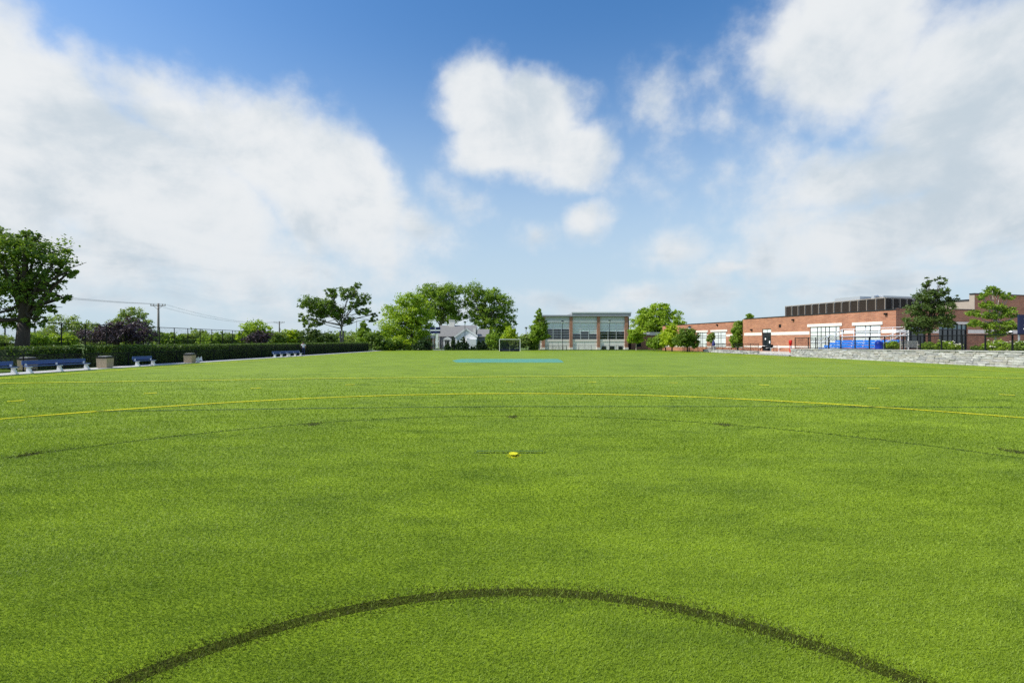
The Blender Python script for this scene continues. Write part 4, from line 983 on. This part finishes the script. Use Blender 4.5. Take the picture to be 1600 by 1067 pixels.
# ------------------------------------------------------------------ trees
tree('shade_tree', 'big dark leafy tree with thick trunk at the left edge', 30, 34, 562, [(20, 395, 46, 30), (62, 390, 36, 26), (84, 412, 24, 22), (30, 440, 42, 34), (108, 425, 14, 9), (100, 464, 15, 9), (76, 478, 20, 13), (58, 500, 12, 14), (-45, 420, 45, 50), (5, 490, 26, 26), (-15, 375, 40, 20), (45, 368, 22, 9), (70, 440, 22, 16), (-30, 500, 30, 24)],
     'leaf_dark', 'bark', .42, fork=3.0, n_clump=480, n_leaf=26, size=.15, base_z=0, lean=.35, depth=.8)
tree('background_tree', 'loose light green tree behind the tall court fence at left', 112, 80, 540, [(105, 505, 22, 16), (140, 512, 20, 13), (78, 522, 18, 14), (120, 525, 30, 12)], 'leaf_far', trunk_r=.2, base_z=0, n_clump=160)
tree('background_tree', 'green tree rising above the purple tree', 207, 84, 540, [(203, 493, 17, 13), (190, 508, 20, 12), (228, 512, 12, 14), (240, 525, 16, 10)], 'leaf_far', trunk_r=.2, base_z=0, n_clump=180)
tree('purple_tree', 'broad dark purple tree beyond the hedge', 185, 64, 540, [(195, 512, 28, 14), (180, 522, 35, 16), (145, 526, 22, 12), (222, 524, 18, 14), (160, 518, 15, 10)], 'leaf_purple', trunk_r=.22, base_z=0, n_clump=260)
tree('background_tree', 'rounded green tree between the two utility poles', 397, 112, 540, [(397, 512, 19, 11), (385, 524, 14, 10), (412, 520, 13, 12), (398, 528, 24, 10)], 'leaf_bright', trunk_r=.25, base_z=0, n_clump=190)
tree('purple_tree', 'small purple tree below the rounded green tree', 410, 108, 540, [(408, 526, 15, 8), (402, 532, 18, 7)], 'leaf_purple', trunk_r=.15, base_z=0, n_clump=80)
tree('open_tree', 'tall open tree with spreading bare limbs and separate leaf clumps', 534, 108, 536, [(482, 473, 17, 11), (470, 497, 7, 7), (497, 486, 17, 11), (490, 503, 12, 7), (517, 458, 11, 8), (512, 476, 16, 11), (526, 488, 13, 12), (545, 458, 16, 9), (560, 447, 9, 4), (567, 468, 12, 9), (553, 478, 10, 7), (570, 487, 12, 6), (586, 500, 7, 5), (590, 491, 5, 4), (545, 500, 9, 7), (478, 507, 7, 5)],
     'leaf_dark', 'bark_grey', .25, fork=4.2, n_clump=420, n_leaf=26, base_z=0, stems=2, depth=.6, spread=.32, limb=.45)
tree('background_tree', 'dark low conifer under the open tree', 497, 100, 540, [(485, 522, 16, 9), (505, 526, 18, 10), (490, 533, 22, 7), (520, 530, 12, 8)], 'leaf_blue', trunk_r=.15, base_z=0, n_clump=170)
tree('background_tree', 'pointed yellow green tree right of the open tree', 572, 100, 545, [(568, 510, 7, 8), (570, 522, 12, 9), (573, 533, 16, 9)], 'leaf_mid', trunk_r=.15, base_z=0, n_clump=130)
tree('background_tree', 'dark rounded shrub tree at the end of the hedge', 588, 96, 548, [(583, 530, 13, 13), (597, 535, 14, 10), (590, 541, 18, 8)], 'leaf_dark', trunk_r=.15, base_z=0, n_clump=150)
tree('big_tree', 'broad full green tree left of the white house', 643, 122, 545, [(641, 470, 24.4, 15.7), (615, 490, 20.7, 13.4), (650, 492, 29.3, 17.9), (625, 505, 29.3, 16.8), (660, 508, 17.1, 15.7), (607, 520, 17.1, 13.4), (640, 522, 31.7, 13.4), (655, 478, 17.1, 13.4)], 'leaf_bright', 'bark', .4, n_clump=520, n_leaf=24, base_z=0, size=.33)
tree('big_tree', 'tall plane tree behind the scoreboard and house roof', 688, 152, 545, [(670, 456, 20.7, 12.3), (687, 462, 17.1, 11.2), (706, 455, 22.0, 12.3), (662, 470, 13.4, 7.8), (690, 480, 22.0, 14.6), (708, 476, 15.9, 12.3), (672, 490, 14.6, 10.1), (700, 497, 22.0, 9.0), (720, 493, 11.0, 9.0)], 'leaf_mid', 'bark_grey', .5, n_clump=600, n_leaf=22, base_z=0, depth=.7, size=.36)
tree('big_tree', 'tallest right hand plane tree behind the white house', 757, 152, 545, [(738, 455, 17.1, 12.3), (732, 470, 12.2, 9.0), (757, 465, 17.1, 11.2), (772, 462, 15.9, 12.3), (787, 474, 17.1, 13.4), (745, 485, 19.5, 12.3), (770, 488, 19.5, 12.3), (795, 492, 12.2, 12.3), (755, 500, 22.0, 10.1), (780, 506, 22.0, 12.3), (765, 520, 26.8, 11.2), (797, 508, 9.8, 9.0)], 'leaf_mid', 'bark_grey', .5, n_clump=700, n_leaf=22, base_z=0, depth=.7, size=.36)
for lab, px, d, lo, lf in (
    ('light green shrub with pale blossoms at the hedge end', 612, 100, [(610, 540, 12, 8), (620, 535, 9, 7)], 'leaf_mid'),
    ('bright yellow green shrub left of the brick outbuilding', 625, 102, [(625, 535, 12, 10), (615, 540, 14, 7), (638, 540, 8, 7)], 'leaf_yellow'),
    ('dark green shrub before the scoreboard', 665, 101, [(665, 539, 12, 9), (652, 542, 8, 6)], 'leaf_arbor'),
    ('dark green shrub right of the house wing', 772, 103, [(770, 532, 12, 13), (782, 538, 10, 9)], 'leaf_mid'),
    ('bright yellow green tree right above the goal', 797, 106, [(797, 518, 9, 9), (794, 527, 12, 9), (803, 533, 12, 9)], 'leaf_yellow'),
    ('dull green shrub mass behind the goal', 812, 104, [(808, 536, 13, 9), (822, 533, 10, 11), (790, 540, 12, 7)], 'leaf_far'),
    ('green shrub left of the gym pier', 833, 105, [(833, 535, 9, 11)], 'leaf_mid'),
    ('dark green shrub mass between gym and maples', 1040, 92, [(1030, 533, 12, 12), (1020, 537, 10, 9)], 'leaf_mid')):
    tree('shrub', lab, px, d, 548, lo, lf, trunk_r=.10, base_z=0, n_clump=130, n_leaf=22, cat='shrub', group='shrubs along the far end', depth=.7)
tree('young_tree', 'young pyramid shaped tree before the left end of the gym', 843, 102, 547, [(842, 489, 4, 8), (842, 501, 8, 9), (841, 514, 13, 10), (848, 510, 9, 9), (840, 525, 13, 8), (850, 524, 9, 7)], 'leaf_mid', 'bark_pale', .12, fork=3.0, n_clump=260, base_z=0)
tree('young_tree', 'small tree with pale trunk right of the gym', 994, 97, 547, [(990, 522, 9, 9), (1000, 520, 8, 9), (994, 530, 13, 6)], 'leaf_bright', 'bark_pale', .08, fork=2.0, n_clump=140, base_z=0)
tree('big_tree', 'bright green spreading tree rising behind the low link building', 1027, 124, 545, [(1032, 483, 17.1, 11.2), (1008, 489, 13.4, 9.0), (1022, 495, 24.4, 13.4), (1048, 495, 14.6, 11.2), (1010, 505, 24.4, 12.3), (1040, 507, 24.4, 12.3), (1025, 518, 31.7, 11.2), (1062, 506, 8.5, 4.5)], 'leaf_bright', 'bark', .35, n_clump=420, base_z=0, size=.32)
tree('maple_tree', 'yellow green maple before the far brick wing', 1050, 88, 548, [(1050, 514, 8, 9), (1048, 525, 13, 10), (1056, 532, 13, 9), (1045, 535, 11, 7)], 'leaf_yellow', 'bark', .12, fork=1.4, n_clump=230, base_z=0)
tree('maple_tree', 'darker green maple around the lamp post before the brick wing', 1074, 84, 548, [(1071, 522, 13, 9), (1080, 528, 11, 11), (1066, 533, 13, 9), (1082, 537, 9, 7)], 'leaf_dark', 'bark', .12, fork=1.2, n_clump=230, base_z=0)
tree('patio_tree', 'small reddish young tree by the wing windows', 1111, 81, 545, [(1110, 529, 5, 6), (1113, 524, 4, 4)], 'leaf_far', 'bark_pale', .04, fork=.9, n_clump=40, base_z=.42, depth=.4)
tree('corner_tree', 'narrow dark green tree in the corner of the brick building', 1153, 74.5, 546, [(1156, 507, 6, 7), (1152, 518, 9, 10), (1150, 530, 9, 9), (1157, 536, 7, 7), (1148, 537, 6, 6)], 'leaf_mid', 'bark', .1, fork=1.0, n_clump=200, base_z=.42, depth=.5, size=.17)
tree('rooftop_tree', 'tree top peeking over the roof of the brick building', 1171, 120, 545, [(1171, 495, 6, 5), (1170, 503, 9, 6)], 'leaf_mid', trunk_r=.15, base_z=0, n_clump=60)
tree('terrace_tree', 'dark green pear shaped tree on the terrace by the storefront', 1452, 43.5, 544, [(1447, 442, 6, 9), (1470, 440, 8, 7), (1450, 462, 17, 12), (1467, 458, 11, 11), (1440, 482, 18, 11), (1468, 480, 18, 12), (1485, 466, 9, 6), (1432, 503, 17, 11), (1458, 502, 22, 13), (1482, 497, 12, 10), (1420, 511, 8, 6), (1487, 508, 10, 6), (1440, 516, 14, 6)],
     'leaf_blue', 'bark', .13, fork=2.2, n_clump=380, n_leaf=24, size=.12, base_z=.78, depth=.55)
tree('terrace_tree', 'sparse light green tree with pale branches at the right edge', 1555, 37.5, 548, [(1549, 454, 8, 7), (1560, 456, 6, 6), (1535, 462, 7, 6), (1577, 463, 8, 6), (1540, 477, 9, 6), (1560, 480, 10, 5), (1525, 490, 12, 5), (1552, 493, 13, 6), (1575, 487, 9, 8), (1522, 505, 11, 6), (1545, 509, 14, 6), (1572, 507, 12, 7), (1556, 521, 14, 6), (1590, 494, 7, 4), (1580, 515, 8, 5)],
     'leaf_mid', 'bark_pale', .075, fork=1.6, n_clump=430, n_leaf=22, size=.09, base_z=.78, depth=.6, spread=.34, limb=.5)
for lab, px, d, lo, lf in (
    ('feathery green grass clump left of the garden bench', 1393, 44.5, [(1393, 539, 9, 7), (1400, 541, 6, 5)], 'leaf_bright'),
    ('green shrub right of the garden bench', 1452, 41, [(1451, 541, 9, 6), (1460, 543, 7, 5)], 'leaf_mid'),
    ('flowering shrub with pale blossoms before the storefront', 1478, 38.5, [(1478, 541, 13, 8), (1492, 543, 10, 6)], 'leaf_bright'),
    ('low dark shrub by the small bollard light', 1528, 36, [(1528, 545, 8, 4)], 'leaf_dark'),
    ('broad flowering shrub under the sparse tree', 1553, 35, [(1553, 540, 16, 9), (1566, 541, 10, 8), (1543, 545, 8, 5)], 'leaf_bright'),
    ('flowering shrub cut off by the right edge', 1592, 33.2, [(1592, 541, 13, 9), (1605, 543, 10, 8)], 'leaf_mid')):
    t = tree('flower_shrub', lab, px, d, 549, lo, lf, trunk_r=.04, base_z=.79, n_clump=110, n_leaf=24, size=.08, cat='shrub', group='shrubs behind the stone wall', depth=.7)
    if 'flower' in lab:
        fl = MB(); rr = random.Random(px)
        for _ in range(26):
            l = rr.choice(lo); a = rr.uniform(0, 6.28); x = gx(l[0] + math.cos(a) * l[2] * .8 * rr.random() ** .5, d) - gx(px, d); z = gz(l[1] - l[3] * rr.uniform(.3, 1.05), d) - .79
            fl.lathe([(.01, z - .03), (.055, z), (.05, z + .02), (.01, z + .035)], 6, (x, -abs(rr.gauss(0, .35))))
        fl.build('blossoms', 'petal', t, kind='stuff')
# cone shaped evergreens in a row before the house
for i, (px, ty, w) in enumerate(((699, 536, 5), (708, 524, 4.5), (716, 530, 5), (723.5, 523.5, 6.5), (729, 533, 5), (737, 541.5, 2.2), (741, 541.5, 2.2), (748, 532, 4.5), (754.5, 531, 5), (763, 535, 5))):
    d = 104; k = d / F; h = gz(ty, d)
    lab = ('first and low', 'second, narrow and tall', 'third, middle sized', 'fourth, tallest and widest', 'fifth, shorter', 'sixth, tiny', 'seventh, tiny', 'eighth, medium', 'ninth, medium', 'tenth and last')[i]
    root = thing('cone_evergreen', 'dark cone shaped evergreen before the house, ' + lab + ' counted from the left', 'evergreen', (gx(px, d), d, 0), 0, 'cone shaped evergreens before the house')
    cs = [(0, 0, h * t) for t in (.15, .4, .62, .82)]; rs = [(w * k * s_, w * k * s_, h * .2) for s_ in (1.0, .85, .58, .28)]
    V, var, _ = leaves(cs, rs, 70, 20, .17, 900 + i, inner=.6); V[:, 2] = np.maximum(V[:, 2], .02)
    link('crown', np_mesh('crown', V, 4, 'leaf_arbor', var), root)
    MB().tube([(0, 0, -.1), (0, 0, h * .8)], [.1, .03], 6).build('trunk', 'bark', root)
# undergrowth and the distance at left
for lab, px, d, lo, lf in (
    ('pale green undergrowth left of the big trunk', -2, 46, [(-5, 535, 22, 14), (14, 548, 16, 9)], 'leaf_far'),
    ('sunlit green shrub right of the big trunk', 58, 48, [(62, 530, 14, 12), (52, 545, 14, 10)], 'leaf_mid'),
    ('yellow green shrub behind the screen hedge', 88, 58, [(88, 530, 14, 9), (105, 532, 14, 8)], 'leaf_bright')):
    tree('shrub', lab, px, d, 552, lo, lf, trunk_r=.08, base_z=0, n_clump=130, cat='shrub', group='shrubs behind the left fence')
for i, (px, y, rx, ry, lf) in enumerate(((262, 527, 18, 9, 'leaf_mid'), (285, 530, 18, 7, 'leaf_far'), (305, 525, 20, 9, 'leaf_far'), (330, 528, 20, 9, 'leaf_mid'), (355, 528, 16, 8, 'leaf_far'), (372, 531, 14, 8, 'leaf_bright'), (432, 527, 12, 10, 'leaf_far'), (453, 523, 14, 9, 'leaf_yellow'), (462, 531, 16, 7, 'leaf_blue'), (540, 532, 18, 6, 'leaf_far'))):
    nth = ('first', 'second', 'third', 'fourth', 'fifth', 'sixth', 'seventh', 'eighth', 'ninth', 'tenth')[i]
    tree('distant_tree', nth + ' from the left of the low distant trees beyond the hedge', px, 128 + 4 * (i % 3), 540, [(px - rx * .4, y + 2, rx * .7, ry), (px + rx * .4, y, rx * .7, ry), (px, y + 5, rx, ry)], lf, trunk_r=.18, base_z=0, n_clump=110, n_leaf=20, group='low distant trees beyond the hedge', size=.34)
g = np.random.default_rng(5)
cs, rs = [], []
for x in np.arange(-270, 120, 7.0):
    cs.append((x + g.normal(0, 2), 215 + g.normal(0, 8), 2.6 + g.uniform(0, 1.2))); rs.append((g.uniform(5, 8), 5, g.uniform(2.2, 3.6)))
V, var, _ = leaves(cs, rs, 2600, 16, .6, 77, inner=.55); V[:, 2] = np.maximum(V[:, 2], 0)
tag(link('far_wood', np_mesh('far_wood', V, 4, 'leaf_far', var), None, 'stuff'), 'hazy line of far trees along the horizon', 'trees')
